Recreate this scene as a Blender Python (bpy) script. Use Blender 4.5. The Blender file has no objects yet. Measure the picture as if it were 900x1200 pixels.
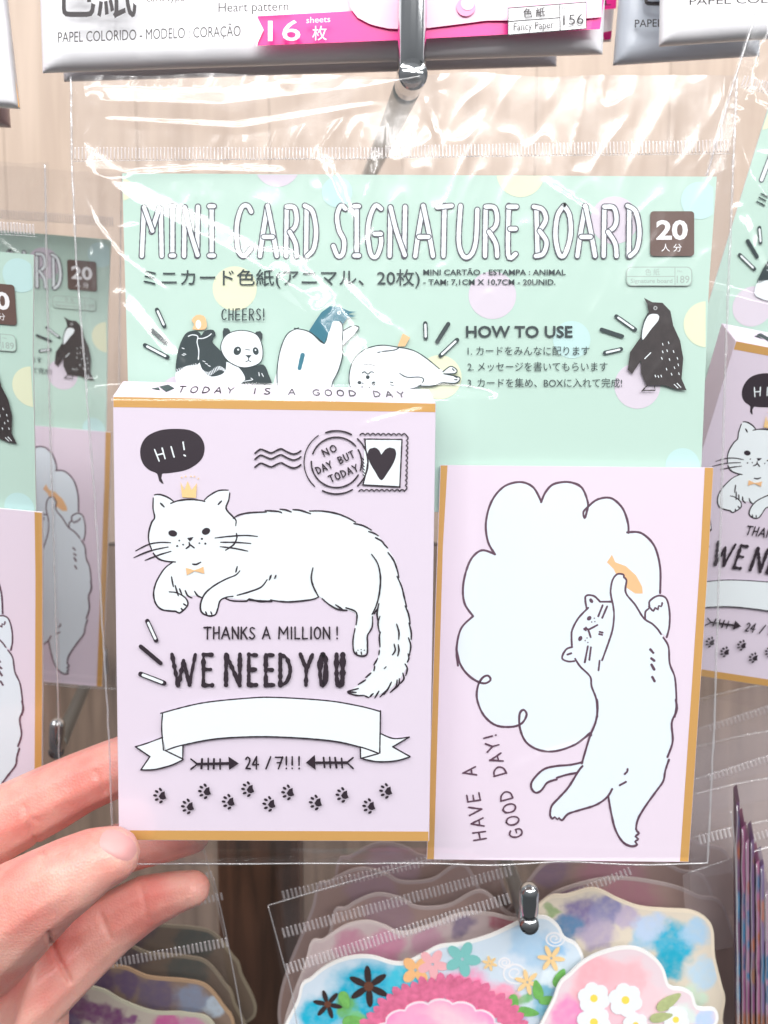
import bpy, bmesh, math, random
from mathutils import Vector, Matrix, Euler, noise
from mathutils.geometry import tessellate_polygon
from mathutils.bvhtree import BVHTree
random.seed(7)
sc = bpy.context.scene
COL = sc.collection

# ---------------------------------------------------------------- camera, world, lights
F = 1000.0; S = 0.000215; TH = math.atan(0.11); D = F*S
CAM = Vector((0, -D*math.cos(TH), D*math.sin(TH)))
UP = Vector((0, math.sin(TH), math.cos(TH))); FW = Vector((0, math.cos(TH), -math.sin(TH)))
cd = bpy.data.cameras.new('camera'); cam = bpy.data.objects.new('camera', cd); COL.objects.link(cam)
cam.location = CAM; cam.rotation_euler = (math.pi/2 - TH, 0, 0)
cd.sensor_fit = 'VERTICAL'; cd.sensor_height = 24.0; cd.lens = 24.0*F/1200.0
cd.clip_start = 0.01; cd.clip_end = 50
cd.dof.use_dof = True; cd.dof.focus_distance = 0.205; cd.dof.aperture_fstop = 13.0
sc.camera = cam
sc.render.resolution_x = 768; sc.render.resolution_y = 1024
w = bpy.data.worlds.new('World'); sc.world = w; w.use_nodes = True
bg = w.node_tree.nodes['Background']; bg.inputs[0].default_value = (0.93, 0.95, 1.0, 1); bg.inputs[1].default_value = 0.40
wt = w.node_tree; g_tc = wt.nodes.new('ShaderNodeTexCoord'); g_sp = wt.nodes.new('ShaderNodeSeparateXYZ'); g_mr = wt.nodes.new('ShaderNodeMapRange')
g_mr.inputs[1].default_value = -.6; g_mr.inputs[2].default_value = .6; g_mr.inputs[3].default_value = .11; g_mr.inputs[4].default_value = .40
wt.links.new(g_tc.outputs['Generated'], g_sp.inputs[0]); wt.links.new(g_sp.outputs['Z'], g_mr.inputs[0]); wt.links.new(g_mr.outputs[0], bg.inputs[1])
sc.view_settings.view_transform = 'Standard'; sc.view_settings.look = 'None'
sc.view_settings.exposure = 0.10; sc.view_settings.gamma = 1.0
sc.cycles.transparent_max_bounces = 40; sc.cycles.max_bounces = 10
sc.cycles.caustics_reflective = False; sc.cycles.caustics_refractive = False

def ceiling_tube(x, y, z, power, lx=1.9, ly=0.26, rz=0.0):
    l = bpy.data.lights.new('ceiling_tube', 'AREA'); l.shape = 'RECTANGLE'; l.size = lx; l.size_y = ly
    l.energy = power*0.97; l.color = (1.0, 0.985, 0.97)
    o = bpy.data.objects.new('ceiling_tube', l); COL.objects.link(o); o.location = (x, y, z)
    d = Vector((0, 0, 0)) - o.location
    o.rotation_euler = d.to_track_quat('-Z', 'Y').to_euler(); o.rotation_euler.z += rz
for (x, y, z, p) in [(-0.5, -0.75, 1.25, 15), (0.9, -0.75, 1.25, 13), (-0.2, -1.7, 1.35, 24), (1.5, -1.9, 1.35, 16), (-1.7, -1.7, 1.35, 16), (3.0, -1.5, 1.35, 22), (0.3, -3.0, 1.4, 28)]:
    ceiling_tube(x, y, z, p)

# ---------------------------------------------------------------- helpers
def P(px, py, Y=0.0):
    r = Vector(((px-450)/F, 0, 0)) + UP*((600-py)/F) + FW
    return CAM + r*((Y-CAM.y)/r.y)
def pxm(Y):                       # metres covered by one photograph pixel at depth Y
    return (Y-CAM.y)/F

_mats = {}
def mat(name, col, rough=0.5, metal=0.0, spec=0.5, bump=0.0, bscale=3000, sss=0.0, var=0.0, vscale=200):
    if name in _mats: return _mats[name]
    m = bpy.data.materials.new(name); m.use_nodes = True; nt = m.node_tree; b = nt.nodes['Principled BSDF']
    b.inputs['Base Color'].default_value = (*col, 1); b.inputs['Roughness'].default_value = rough
    b.inputs['Metallic'].default_value = metal; b.inputs['Specular IOR Level'].default_value = spec
    tc = nt.nodes.new('ShaderNodeTexCoord')
    if bump:
        n = nt.nodes.new('ShaderNodeTexNoise'); n.inputs['Scale'].default_value = bscale; n.inputs['Detail'].default_value = 4
        bp = nt.nodes.new('ShaderNodeBump'); bp.inputs['Strength'].default_value = bump; bp.inputs['Distance'].default_value = 0.0002
        nt.links.new(tc.outputs['Object'], n.inputs[0]); nt.links.new(n.outputs[0], bp.inputs['Height']); nt.links.new(bp.outputs[0], b.inputs['Normal'])
    if var:
        n = nt.nodes.new('ShaderNodeTexNoise'); n.inputs['Scale'].default_value = vscale; n.inputs['Detail'].default_value = 5
        mx = nt.nodes.new('ShaderNodeMix'); mx.data_type = 'RGBA'
        mx.inputs[6].default_value = (*[c*(1-var) for c in col], 1); mx.inputs[7].default_value = (*[min(1, c*(1+var)) for c in col], 1)
        nt.links.new(tc.outputs['Object'], n.inputs[0]); nt.links.new(n.outputs[0], mx.inputs[0]); nt.links.new(mx.outputs[2], b.inputs['Base Color'])
    if sss:
        b.inputs['Subsurface Weight'].default_value = sss; b.inputs['Subsurface Radius'].default_value = (1, .3, .2); b.inputs['Subsurface Scale'].default_value = 0.004
    _mats[name] = m; return m

def film_mat(name, haze=0.004, boost=.085, rough=0.17, tint=(.985, .985, .99), hazecol=(.9, .9, .93), nb=0.03):
    m = bpy.data.materials.new(name); m.use_nodes = True; nt = m.node_tree; nt.nodes.clear(); N = nt.nodes.new; L = nt.links.new
    out = N('ShaderNodeOutputMaterial'); tr = N('ShaderNodeBsdfTransparent'); tr.inputs[0].default_value = (*tint, 1)
    gl = N('ShaderNodeBsdfGlossy'); gl.inputs['Roughness'].default_value = rough
    df = N('ShaderNodeBsdfDiffuse'); df.inputs[0].default_value = (*hazecol, 1)
    tc = N('ShaderNodeTexCoord'); nz = N('ShaderNodeTexNoise'); nz.inputs['Scale'].default_value = 260; nz.inputs['Detail'].default_value = 3
    bp = N('ShaderNodeBump'); bp.inputs['Strength'].default_value = nb; bp.inputs['Distance'].default_value = 0.0015
    L(tc.outputs['Object'], nz.inputs[0]); L(nz.outputs[0], bp.inputs['Height']); L(bp.outputs[0], gl.inputs['Normal'])
    mu = N('ShaderNodeValue'); mu.outputs[0].default_value = boost
    m1 = N('ShaderNodeMixShader'); m1.inputs[0].default_value = haze; L(tr.outputs[0], m1.inputs[1]); L(df.outputs[0], m1.inputs[2])
    m2 = N('ShaderNodeMixShader'); L(mu.outputs[0], m2.inputs[0]); L(m1.outputs[0], m2.inputs[1]); L(gl.outputs[0], m2.inputs[2])
    L(m2.outputs[0], out.inputs[0]); return m

# colours
MINT = mat('mint_card', (.48, .66, .575), .45, bump=.05)
LILAC = mat('lilac_card', (.70, .62, .72), .4, bump=.05)
LILAC2 = mat('lilac_card_inner', (.76, .66, .76), .45, bump=.05)
WHITEP = mat('white_print', (.78, .85, .87), .45)
WHITEB = mat('bluish_white_print', (.74, .82, .88), .45)
GOLD = mat('gold_band', (.72, .40, .12), .32, metal=.25)
PALEGOLD = mat('pale_gold_print', (.84, .50, .25), .4)
INK = mat('plum_ink', (.014, .004, .012), .5)
INKL = mat('brown_plum_ink', (.10, .045, .075), .5)
INKT = mat('dark_green_ink', (.018, .035, .038), .5)
INKH = mat('title_grey_ink', (.07, .065, .09), .5)
INKF = mat('faded_ink', (.36, .44, .40), .5)
BROWN = mat('brown_badge', (.125, .072, .058), .4)
BLACKG = mat('penguin_black', (.030, .022, .022), .45, var=.5, vscale=900)
YEL = mat('cream_dot', (.72, .76, .54), .45)
PNK = mat('pink_dot', (.66, .60, .68), .45)
BLU = mat('blue_dot', (.50, .72, .70), .45)
CREAM = mat('cream_crown', (.84, .58, .26), .45)
PAPER = mat('cut_paper_edge', (.78, .76, .80), .6)
INSIDE = mat('grey_board_back', (.45, .44, .44), .7)
WHITE = mat('plain_white', (.85, .85, .87), .35)
FILM = film_mat('clear_film')
FILMB = film_mat('clear_film_back', haze=.005, boost=.03)
SEAM = film_mat('film_fold', haze=.16, boost=.20, rough=.2, hazecol=(.95, .95, .97), nb=.3)
RIB = film_mat('heat_seal_rib', haze=.36, boost=.16, rough=.2, hazecol=(.92, .88, .90), nb=.2)

def setp(o, label=None, cat=None, group=None, kind=None):
    if label: o['label'] = label
    if cat: o['category'] = cat
    if group: o['group'] = group
    if kind: o['kind'] = kind
    return o
def thing(name, label, cat, loc=(0, 0, 0), group=None):
    o = bpy.data.objects.new(name, None); o.empty_display_size = .01; COL.objects.link(o); o.location = loc
    bpy.context.view_layer.update()
    return setp(o, label, cat, group)
def origin_of(parent):
    v = Vector((0, 0, 0)); o = parent
    while o is not None: v = v + Vector(o.location); o = o.parent
    return v
def mesh_obj(name, verts, faces, mats, parent=None, midx=None, smooth=False, loc=None):
    """verts are world positions"""
    off = origin_of(parent) if parent is not None else (Vector(loc) if loc is not None else Vector((0, 0, 0)))
    me = bpy.data.meshes.new(name)
    me.from_pydata([Vector(v)-off for v in verts], [], faces)
    for m in (mats if isinstance(mats, (list, tuple)) else [mats]): me.materials.append(m)
    if midx: me.polygons.foreach_set('material_index', midx)
    if smooth: me.polygons.foreach_set('use_smooth', [True]*len(faces))
    me.update()
    o = bpy.data.objects.new(name, me); COL.objects.link(o)
    if parent is not None: o.parent = parent
    elif loc is not None: o.location = loc
    return o

def cr(pts, step=2.0, closed=False):
    n = len(pts)
    if n < 3: 
        out = []
        for a, b in zip(pts, pts[1:]):
            k = max(1, int(math.dist(a, b)/step))
            out += [(a[0]+(b[0]-a[0])*i/k, a[1]+(b[1]-a[1])*i/k) for i in range(k)]
        return out+[pts[-1]]
    out = []
    rng = range(n if closed else n-1)
    for i in rng:
        g = (lambda j: pts[j % n]) if closed else (lambda j: pts[max(0, min(n-1, j))])
        p0, p1, p2, p3 = g(i-1), g(i), g(i+1), g(i+2)
        k = max(1, int(math.dist(p1, p2)/step))
        for s in range(k):
            t = s/k
            out.append(tuple(.5*((2*p1[c]) + (-p0[c]+p2[c])*t + (2*p0[c]-5*p1[c]+4*p2[c]-p3[c])*t*t + (-p0[c]+3*p1[c]-3*p2[c]+p3[c])*t**3) for c in (0, 1)))
    if not closed: out.append(tuple(pts[-1][:2]))
    return out

_lift = {}
class Print:
    """flat print collected in photograph pixels, laid on a surface map(px,py,lift)"""
    def __init__(s, surf): s.surf = surf; s.v = []; s.f = []; s.mi = []; s.m = []; s.lift = _lift.get(surf, 0.00004)
    def _m(s, m):
        if m not in s.m: s.m.append(m)
        return s.m.index(m)
    def raw(s, pts, faces, m, up=0.0000022):
        b = len(s.v); s.v += [s.surf(x, y, s.lift) for x, y in pts]
        s.f += [tuple(b+i for i in f) for f in faces]; s.mi += [s._m(m)]*len(faces); s.lift += up
    def poly(s, pts, m, smooth=True, step=3.0):
        if smooth: pts = cr(pts, step, True)
        t = tessellate_polygon([[Vector((x, y, 0)) for x, y in pts]])
        out = []
        for a, b, c in t:
            ar = (pts[b][0]-pts[a][0])*(pts[c][1]-pts[a][1])-(pts[b][1]-pts[a][1])*(pts[c][0]-pts[a][0])
            if abs(ar) < 1e-6: continue
            out.append((a, b, c) if ar < 0 else (a, c, b))
        s.raw(pts, out, m)
    def stroke(s, pts, wd, m, smooth=True, rough=.12, taper=0.0, step=1.6, closed=False):
        p = cr(pts, step, closed) if (smooth or len(pts) < 3) else list(pts)
        if closed: p = p+[p[0]]
        q = [p[0]]
        for a in p[1:]:
            if math.dist(a, q[-1]) > .25: q.append(a)
        if len(q) < 2: q.append((q[0][0]+.3, q[0][1]))
        n = len(q); L = []; R = []; sd = random.random()*99
        for i in range(n):
            a = q[max(0, i-1)]; b = q[min(n-1, i+1)]; dx, dy = b[0]-a[0], b[1]-a[1]; l = math.hypot(dx, dy) or 1; nx, ny = -dy/l, dx/l
            t = i/(n-1); h = wd/2*(1+rough*2*noise.noise((sd+i*.35, sd, 0)))
            if taper: h *= (1-taper)+taper*math.sin(math.pi*min(1, max(0, .04+t*.92)))
            L.append((q[i][0]+nx*h, q[i][1]+ny*h)); R.append((q[i][0]-nx*h, q[i][1]-ny*h))
        pts2 = L+R; fc = [(i, i+1, n+i+1, n+i) for i in range(n-1)]
        # round caps
        for e, c, sg in ((0, q[0], 1), (n-1, q[-1], -1)):
            a0 = math.atan2(L[e][1]-c[1], L[e][0]-c[0]); r = math.hypot(L[e][0]-c[0], L[e][1]-c[1])
            base = len(pts2); K = 5
            pts2.append(c); ring = [e]
            for k in range(1, K):
                a = a0+sg*math.pi*k/K; pts2.append((c[0]+r*math.cos(a), c[1]+r*math.sin(a))); ring.append(len(pts2)-1)
            ring.append(n+e)
            for k in range(K): fc.append((base, ring[k], ring[k+1]) if sg < 0 else (base, ring[k+1], ring[k]))
        s.raw(pts2, fc, m)
    def ellipse(s, cx, cy, rx, ry, m, rot=0, n=20, wob=0.0):
        pts = []
        for k in range(n):
            a = 2*math.pi*k/n; r = 1+wob*noise.noise((cx+math.cos(a)*2, cy+math.sin(a)*2, 0)); x, y = rx*r*math.cos(a), ry*r*math.sin(a)
            pts.append((cx+x*math.cos(rot)-y*math.sin(rot), cy+x*math.sin(rot)+y*math.cos(rot)))
        s.raw(pts, [tuple(range(n))[::-1]], m)
    def text(s, txt, x0, x1, yb, h, m, bold=0.0, slope=0.0, rot=None, sx=None):
        """text baseline from (x0,yb); h = cap height in px; x1 = right end (fit) or None"""
        c = bpy.data.curves.new('lettering', 'FONT'); c.body = txt; c.offset = bold; c.resolution_u = 3
        o = bpy.data.objects.new('lettering', c); COL.objects.link(o); bpy.context.view_layer.update()
        me = bpy.data.meshes.new_from_object(o.evaluated_get(bpy.context.evaluated_depsgraph_get()))
        bpy.data.objects.remove(o); bpy.data.curves.remove(c)
        xs = [v.co.x for v in me.vertices]; lo, hi = min(xs), max(xs)
        kx = (x1-x0)/(hi-lo) if x1 is not None else h/.70; ky = h/.70
        ca, sa = (math.cos(rot), math.sin(rot)) if rot else (1, 0)
        pts = []
        for v in me.vertices:
            X = (v.co.x-lo)*kx; Yv = -v.co.y*ky
            if rot: pts.append((x0+X*ca-Yv*sa, yb+X*sa+Yv*ca))
            else: pts.append((x0+X, yb+Yv+slope*X))
        s.raw(pts, [tuple(p.vertices) for p in me.polygons], m); bpy.data.meshes.remove(me)
    def build(s, name, parent, label=None):
        o = mesh_obj(name, s.v, s.f, s.m, parent, s.mi); _lift[s.surf] = s.lift+.00001
        if label: o['label'] = label
        s.v, s.f, s.mi, s.m = [], [], [], []
        return o

# hand lettering: strokes in a unit box (y down)
def arc(cx, cy, rx, ry, a0, a1, n=9):
    return [(cx+rx*math.cos(math.radians(a0+(a1-a0)*i/(n-1))), cy+ry*math.sin(math.radians(a0+(a1-a0)*i/(n-1)))) for i in range(n)]
G = {
 'A': [[(0, 1), (.5, 0)], [(.5, 0), (1, 1)], [(.18, .66), (.82, .66)]],
 'B': [[(0.05, 0), (0.05, 1)], [(.05, .03), (.7, .06), (.85, .24), (.6, .44), (.15, .48)], [(.15, .48), (.8, .55), (1, .75), (.7, .96), (.05, 1)]],
 'C': [[(.95, .16), (.6, 0), (.2, .15), (0, .5), (.2, .88), (.6, 1), (.98, .84)]],
 'D': [[(.05, 0), (.05, 1)], [(.05, .02), (.65, .12), (1, .5), (.7, .88), (.05, 1)]],
 'E': [[(.05, 0), (.05, 1)], [(.05, .01), (.9, .01)], [(.05, .49), (.8, .49)], [(.05, .99), (.95, .99)]],
 'G': [[(.95, .14), (.55, 0), (.12, .2), (0, .55), (.2, .92), (.6, 1), (.95, .85), (.95, .55)], [(.55, .55), (.95, .55)]],
 'H': [[(.05, 0), (.05, 1)], [(.95, 0), (.95, 1)], [(.05, .52), (.95, .48)]],
 'I': [[(.5, 0), (.5, 1)]],
 'K': [[(.05, 0), (.05, 1)], [(.9, 0), (.1, .55)], [(.3, .42), (1, 1)]],
 'L': [[(.05, 0), (.05, 1)], [(.05, .99), (.95, .97)]],
 'M': [[(.03, 1), (.08, 0)], [(.08, 0), (.5, .6)], [(.5, .6), (.92, 0)], [(.92, 0), (.98, 1)]],
 'N': [[(.05, 1), (.05, 0)], [(.05, 0), (.95, 1)], [(.95, 1), (.95, 0)]],
 'O': [[(.5, 0), (.12, .15), (0, .5), (.12, .86), (.5, 1), (.88, .86), (1, .5), (.88, .15), (.5, 0)]],
 'R': [[(.05, 0), (.05, 1)], [(.05, .02), (.7, .04), (.92, .25), (.65, .48), (.1, .52)], [(.35, .52), (1, 1)]],
 'S': [[(.92, .1), (.5, 0), (.1, .18), (.3, .42), (.75, .58), (.95, .8), (.5, 1), (.03, .88)]],
 'T': [[(0, .02), (1, .0)], [(.5, 0), (.5, 1)]],
 'U': [[(.05, 0), (.05, .7), (.25, .97), (.6, 1), (.92, .8), (.95, 0)]],
 'V': [[(0, 0), (.5, 1)], [(.5, 1), (1, 0)]],
 'W': [[(0, 0), (.25, 1)], [(.25, 1), (.5, .2)], [(.5, .2), (.75, 1)], [(.75, 1), (1, 0)]],
 'X': [[(0, 0), (1, 1)], [(1, 0), (0, 1)]],
 'Y': [[(0, 0), (.5, .5)], [(1, 0), (.5, .5)], [(.5, .5), (.48, 1)]],
 '2': [[(.05, .2), (.4, 0), (.85, .15), (.75, .5), (.05, .98)], [(.05, .98), (.95, .98)]],
 '4': [[(.65, 0), (0, .65)], [(0, .65), (1, .65)], [(.65, 0), (.65, 1)]],
 '7': [[(0, .02), (1, .02)], [(1, .02), (.4, 1)], [(.25, .5), (.85, .5)]],
 '/': [[(.9, 0), (.1, 1)]],
 '!': [[(.5, 0), (.5, .68)], [(.5, .95), (.5, .99)]],
}
def glyph(pr, ch, x, y, wd, h, lw, m, rot=0.0, jit=.03, rough=.15):
    ca, sa = math.cos(rot), math.sin(rot)
    for st in G[ch]:
        q = []
        for (a, b) in st:
            a += random.uniform(-jit, jit); b += random.uniform(-jit, jit)*.6
            X, Yv = a*wd, b*h; q.append((x+X*ca-Yv*sa, y+X*sa+Yv*ca))
        pr.stroke(q, lw, m, smooth=len(q) > 2, rough=rough)
def word(pr, txt, x, y, cw, h, lw, m, gap=.35, rot=0.0, jit=.03, rough=.15, widths=None, space=None):
    for i, ch in enumerate(txt):
        if ch == ' ': adv = (space if space is not None else cw*.75)
        else:
            cwi = cw*(.25 if ch in 'I!' else 1.15 if ch in 'MW' else 1)
            glyph(pr, ch, x, y, cwi, h, lw, m, rot, jit, rough); adv = cwi+cw*gap
        x += adv*math.cos(rot); y += adv*math.sin(rot)

def K(x0, y0, s):
    return lambda pts: [(x0+a/s, y0+b/s) for a, b in pts]
K4 = K(140, 560, 5); K5 = K(260, 570, 3.75); K3 = K(290, 480, 4.286); K2 = K(120, 440, 4.286); K7 = K(130, 800, 2.368); K6 = K(140, 710, 3.214)
KP = K(140, 330, 4.09); KS = K(340, 330, 4.09); KR = K(530, 330, 2.903)
KA = K(500, 540, 2.647); KB = K(500, 760, 2.647); KC = K(620, 640, 4.5); KD = K(600, 820, 4.09)

def slab(name, quad, Y, thick, m, parent, edge=None, rnd=0):
    """flat card with thickness; quad in px (outline list), front face at depth Y"""
    n = len(quad); v = [P(x, y, Y) for x, y in quad]+[P(x, y, Y)+Vector((0, thick, 0)) for x, y in quad]
    f = [tuple(range(n))]+[tuple(range(2*n-1, n-1, -1))]+[(i, n+i, n+(i+1) % n, (i+1) % n) for i in range(n)]
    # front face normal must look at the camera (-Y)
    a, b, c = v[0], v[1], v[2]
    if (b-a).cross(c-b).y > 0: f = [t[::-1] for t in f]
    return mesh_obj(name, v, f, [m, edge or m], parent, [0]+[1]*(n+1))

_surfs = {}
def plane_surf(Y):
    k = round(Y, 5)
    if k not in _surfs: _surfs[k] = lambda x, y, l: P(x, y, Y-l)
    return _surfs[k]

def sparks(pr, lst, m, fill, parent):
    for (a, b, solid, wd) in lst:
        pr.stroke([a, b], wd, m, rough=.05)
        if not solid: pr.stroke([(a[0]+(b[0]-a[0])*.1, a[1]+(b[1]-a[1])*.1), (b[0]+(a[0]-b[0])*.1, b[1]+(a[1]-b[1])*.1)], wd-2.6, fill, rough=.02)
        pr.build('spark_mark', parent)

# ================================================================= structure: back wall and shelf
def wood_mat(name, c1, c2, sc_=(3, 3, 40)):
    m = bpy.data.materials.new(name); m.use_nodes = True; nt = m.node_tree; b = nt.nodes['Principled BSDF']; N = nt.nodes.new; L = nt.links.new
    tc = N('ShaderNodeTexCoord'); mp = N('ShaderNodeMapping'); mp.inputs['Scale'].default_value = (60, 60, 4)
    n1 = N('ShaderNodeTexNoise'); n1.inputs['Scale'].default_value = 1.6; n1.inputs['Detail'].default_value = 8; n1.inputs['Distortion'].default_value = .6
    r = N('ShaderNodeValToRGB'); r.color_ramp.elements[0].position = .3; r.color_ramp.elements[0].color = (*c1, 1); r.color_ramp.elements[1].position = .7; r.color_ramp.elements[1].color = (*c2, 1)
    L(tc.outputs['Object'], mp.inputs[0]); L(mp.outputs[0], n1.inputs[0]); L(n1.outputs[0], r.inputs[0]); L(r.outputs[0], b.inputs['Base Color']); b.inputs['Roughness'].default_value = .45
    return m
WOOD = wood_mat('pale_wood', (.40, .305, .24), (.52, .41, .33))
GAPSHADE = wood_mat('gap_shade_wood', (.03, .018, .012), (.17, .08, .048))  # shadow colours for the panel added in the lower gap
def box_between(name, p0, p1, m, parent=None, **k):
    x0, y0, z0 = p0; x1, y1, z1 = p1
    v = [(x0, y0, z0), (x1, y0, z0), (x1, y1, z0), (x0, y1, z0), (x0, y0, z1), (x1, y0, z1), (x1, y1, z1), (x0, y1, z1)]
    f = [(0, 3, 2, 1), (4, 5, 6, 7), (0, 1, 5, 4), (1, 2, 6, 5), (2, 3, 7, 6), (3, 0, 4, 7)]
    return mesh_obj(name, v, f, m, parent, **k)
wl = box_between('wall', (-.6, .36, -.06), (.6, .38, .6), WOOD); wl['kind'] = 'structure'
for k in range(-5, 6):
    x0 = k*.085+.012; bo = box_between('board', (x0, .355, -.06), (x0+.0847, .3605, .6), WOOD, wl)
LOWW = wood_mat('lower_wood_shaded', (.15, .105, .08), (.32, .23, .175))  # same wall, its dimness lower down put into a darker wood colour
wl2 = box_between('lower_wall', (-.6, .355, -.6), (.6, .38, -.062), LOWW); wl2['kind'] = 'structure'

# ================================================================= header card
HY = 0.0
head_poly = [(143, 203), (840, 207), (831, 330), (822, 546), (818, 600), (156, 600), (150, 447)]
O_H = P(487, 600, HY)
header = thing('header_card', 'mint header card titled MINI CARD SIGNATURE BOARD behind the clear film', 'card', O_H)
slab('panel', head_poly, HY, .0005, MINT, header, PAPER)
pr = Print(plane_surf(HY))
# dots
def dot(cx, cy, r, m): pr.ellipse(cx, cy, r, r, m, n=32); pr.build('polka_dot', header)
def clipdot(cx, cy, r, m, x0=-1e9, x1=1e9, y0=-1e9):
    pts = []
    for k in range(40):
        a = 2*math.pi*k/40; x, y = cx+r*math.cos(a), cy+r*math.sin(a); pts.append((min(x1, max(x0, x)), max(y0, y)))
    pr.poly(pts, m, smooth=False); pr.build('polka_dot', header)
clipdot(325, 192, 27, PNK, y0=204.5); clipdot(610, 203, 28, YEL, y0=206); clipdot(143, 222, 13, YEL, x0=144.5)
dot(275, 338, 26, YEL); dot(577, 346, 28, PNK); dot(720, 258, 28, PNK); dot(747, 452, 27, PNK); dot(515, 442, 26, YEL)
clipdot(828, 380, 27, YEL, x1=827); clipdot(212, 468, 28, PNK); dot(670, 398, 22, BLU); clipdot(820, 235, 22, BLU, x1=836); dot(395, 225, 18, BLU)
dot(800, 545, 20, BLU)
# title, tubular outlined letters
pr = Print(plane_surf(HY))
TOP, BOT = 241.0, 300.0
def tube(pts, x0, wd, fat=7.6, smooth=True):
    q = [(x0+3.6+a*(wd-7.2), TOP+b*(BOT-TOP)) for a, b in pts]
    pr.stroke(q, fat, INKH, smooth=smooth, rough=.05, step=1.5)
    pr.stroke(q, fat-2.7, WHITEP, smooth=smooth, rough=.05, step=1.5)
T = {
 'M': [[(1, .06), (1.05, 1)], [(.92, .04), (.5, .52)], [(.1, .03), (-.02, 1)], [(.1, .03), (.55, .5)]],
 'I': [[(.5, 0), (.5, 1)], [(.1, .01), (.9, .01)], [(.1, .99), (.9, .99)]],
 'N': [[(.92, .02), (.86, 1)], [(.05, .03), (.0, 1)], [(.05, .03), (.4, .5), (.9, .98)]],
 'C': [[(1, .12), (.75, 0), (.35, .05), (.05, .4), (.12, .85), (.5, 1), (1, .85)]],
 'A': [[(.0, 1), (.2, .5), (.45, .0)], [(.45, .0), (.75, .5), (1, 1)], [(.22, .62), (.75, .62)]],
 'R': [[(.1, .03), (.05, 1)], [(.1, .02), (.75, .04), (.95, .25), (.8, .42), (.35, .52)], [(.35, .52), (.85, .75), (.95, 1)]],
 'D': [[(.2, .04), (.15, 1)], [(.05, .0), (.7, .12), (1, .5), (.8, .85), (.25, 1)]],
 'S': [[(.95, .06), (.6, 0), (.3, .2), (.45, .48), (.85, .7), (.75, .95), (.35, 1), (.0, .8)]],
 'G': [[(.95, .06), (.55, 0), (.15, .25), (.03, .6), (.25, .97), (.65, 1), (.95, .75), (.9, .55)], [(.5, .56), (.95, .56)]],
 'T': [[(.5, .0), (.42, 1)], [(.0, .03), (1, .0)]],
 'U': [[(.1, .0), (.0, .7), (.25, 1), (.65, .98), (.92, .7), (1, .08)]],
 'E': [[(.15, .0), (.1, .98), (.9, .96)], [(.1, .02), (1, .02)], [(.3, .46), (.9, .46)]],
 'B': [[(.2, .04), (.3, 1)], [(.0, .02), (.7, .08), (.95, .28), (.45, .5)], [(.45, .5), (1, .72), (.75, .95), (.15, 1)]],
 'O': [[(.55, .0), (.15, .2), (.02, .6), (.25, .96), (.6, .97), (.95, .6), (.9, .2), (.55, .0)]],
}
for ch, a, b in [('M', 163, 192), ('I', 196, 208), ('N', 212, 237), ('I', 241, 255), ('C', 273, 298), ('A', 301, 328), ('R', 331, 352), ('D', 353, 374),
                 ('S', 387, 409), ('I', 411, 425), ('G', 427, 451), ('N', 453, 480), ('A', 483, 511), ('T', 509, 533), ('U', 534, 563), ('R', 564, 587), ('E', 591, 609),
                 ('B', 622, 644), ('O', 647, 673), ('A', 673, 701), ('R', 703, 727), ('D', 731, 753)]:
    for st in T[ch]: tube(st, a, b-a, smooth=len(st) > 2)
pr.build('title_lettering', header)
pr = Print(plane_surf(HY))
pr.text('ミニカード色紙(アニマル、20枚)', 168, 492, 333, 14.5, INKT, bold=.004)
pr.text('MINI CARTÃO - ESTAMPA : ANIMAL', 496, 663, 322, 6.2, INKT, bold=.016)
pr.text('- TAM: 7,1CM X 10,7CM - 20UNID.', 496, 651, 333.5, 6.2, INKT, bold=.016)
pr.build('subtitle_lettering', header)
pr = Print(plane_surf(HY))
pr.text('HOW TO USE', 546, 671, 395, 13, INKT, bold=.022)
pr.text('1. カードをみんなに配ります', 548, 691, 415.5, 8.2, INKT)
pr.text('2. メッセージを書いてもらいます', 548, 712, 434, 8.2, INKT)
pr.text('3. カードを集め、BOXに入れて完成!', 548, 729, 453, 8.2, INKT)
pr.build('instruction_lettering', header)
pr = Print(plane_surf(HY))
def rrect(pr, x0, y0, x1, y1, r, m):
    pts = []
    for cx, cy, a0 in ((x1-r, y0+r, -90), (x1-r, y1-r, 0), (x0+r, y1-r, 90), (x0+r, y0+r, 180)):
        for k in range(6):
            a = math.radians(a0+90*k/5); pts.append((cx+r*math.cos(a), cy+r*math.sin(a)))
    pr.poly(pts, m, smooth=False)
rrect(pr, 762, 247.5, 813.5, 300, 4, BROWN)
pr.text('20', 769, 806, 280, 21.5, WHITE, bold=.03)
pr.text('人 分', 775, 799, 294, 7.0, WHITE)
pr.build('badge', header)
pr = Print(plane_surf(HY))
rrect(pr, 734, 312.5, 811, 335, 6, INKF); rrect(pr, 735, 313.5, 810, 334, 5.4, MINT)
pr.stroke([(735, 324), (791, 324)], .9, INKF); pr.stroke([(791, 314), (791, 334)], .9, INKF)
pr.text('色 紙', 756, 773, 322, 6, INKF); pr.text('Signature board', 739, 788, 331.5, 5, INKF, bold=.01)
pr.text('189', 793, 808, 331.5, 8.5, INKF, bold=.008); pr.text('No.', 794, 800, 319, 2.5, INKF)
pr.build('catalogue_box', header)
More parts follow.
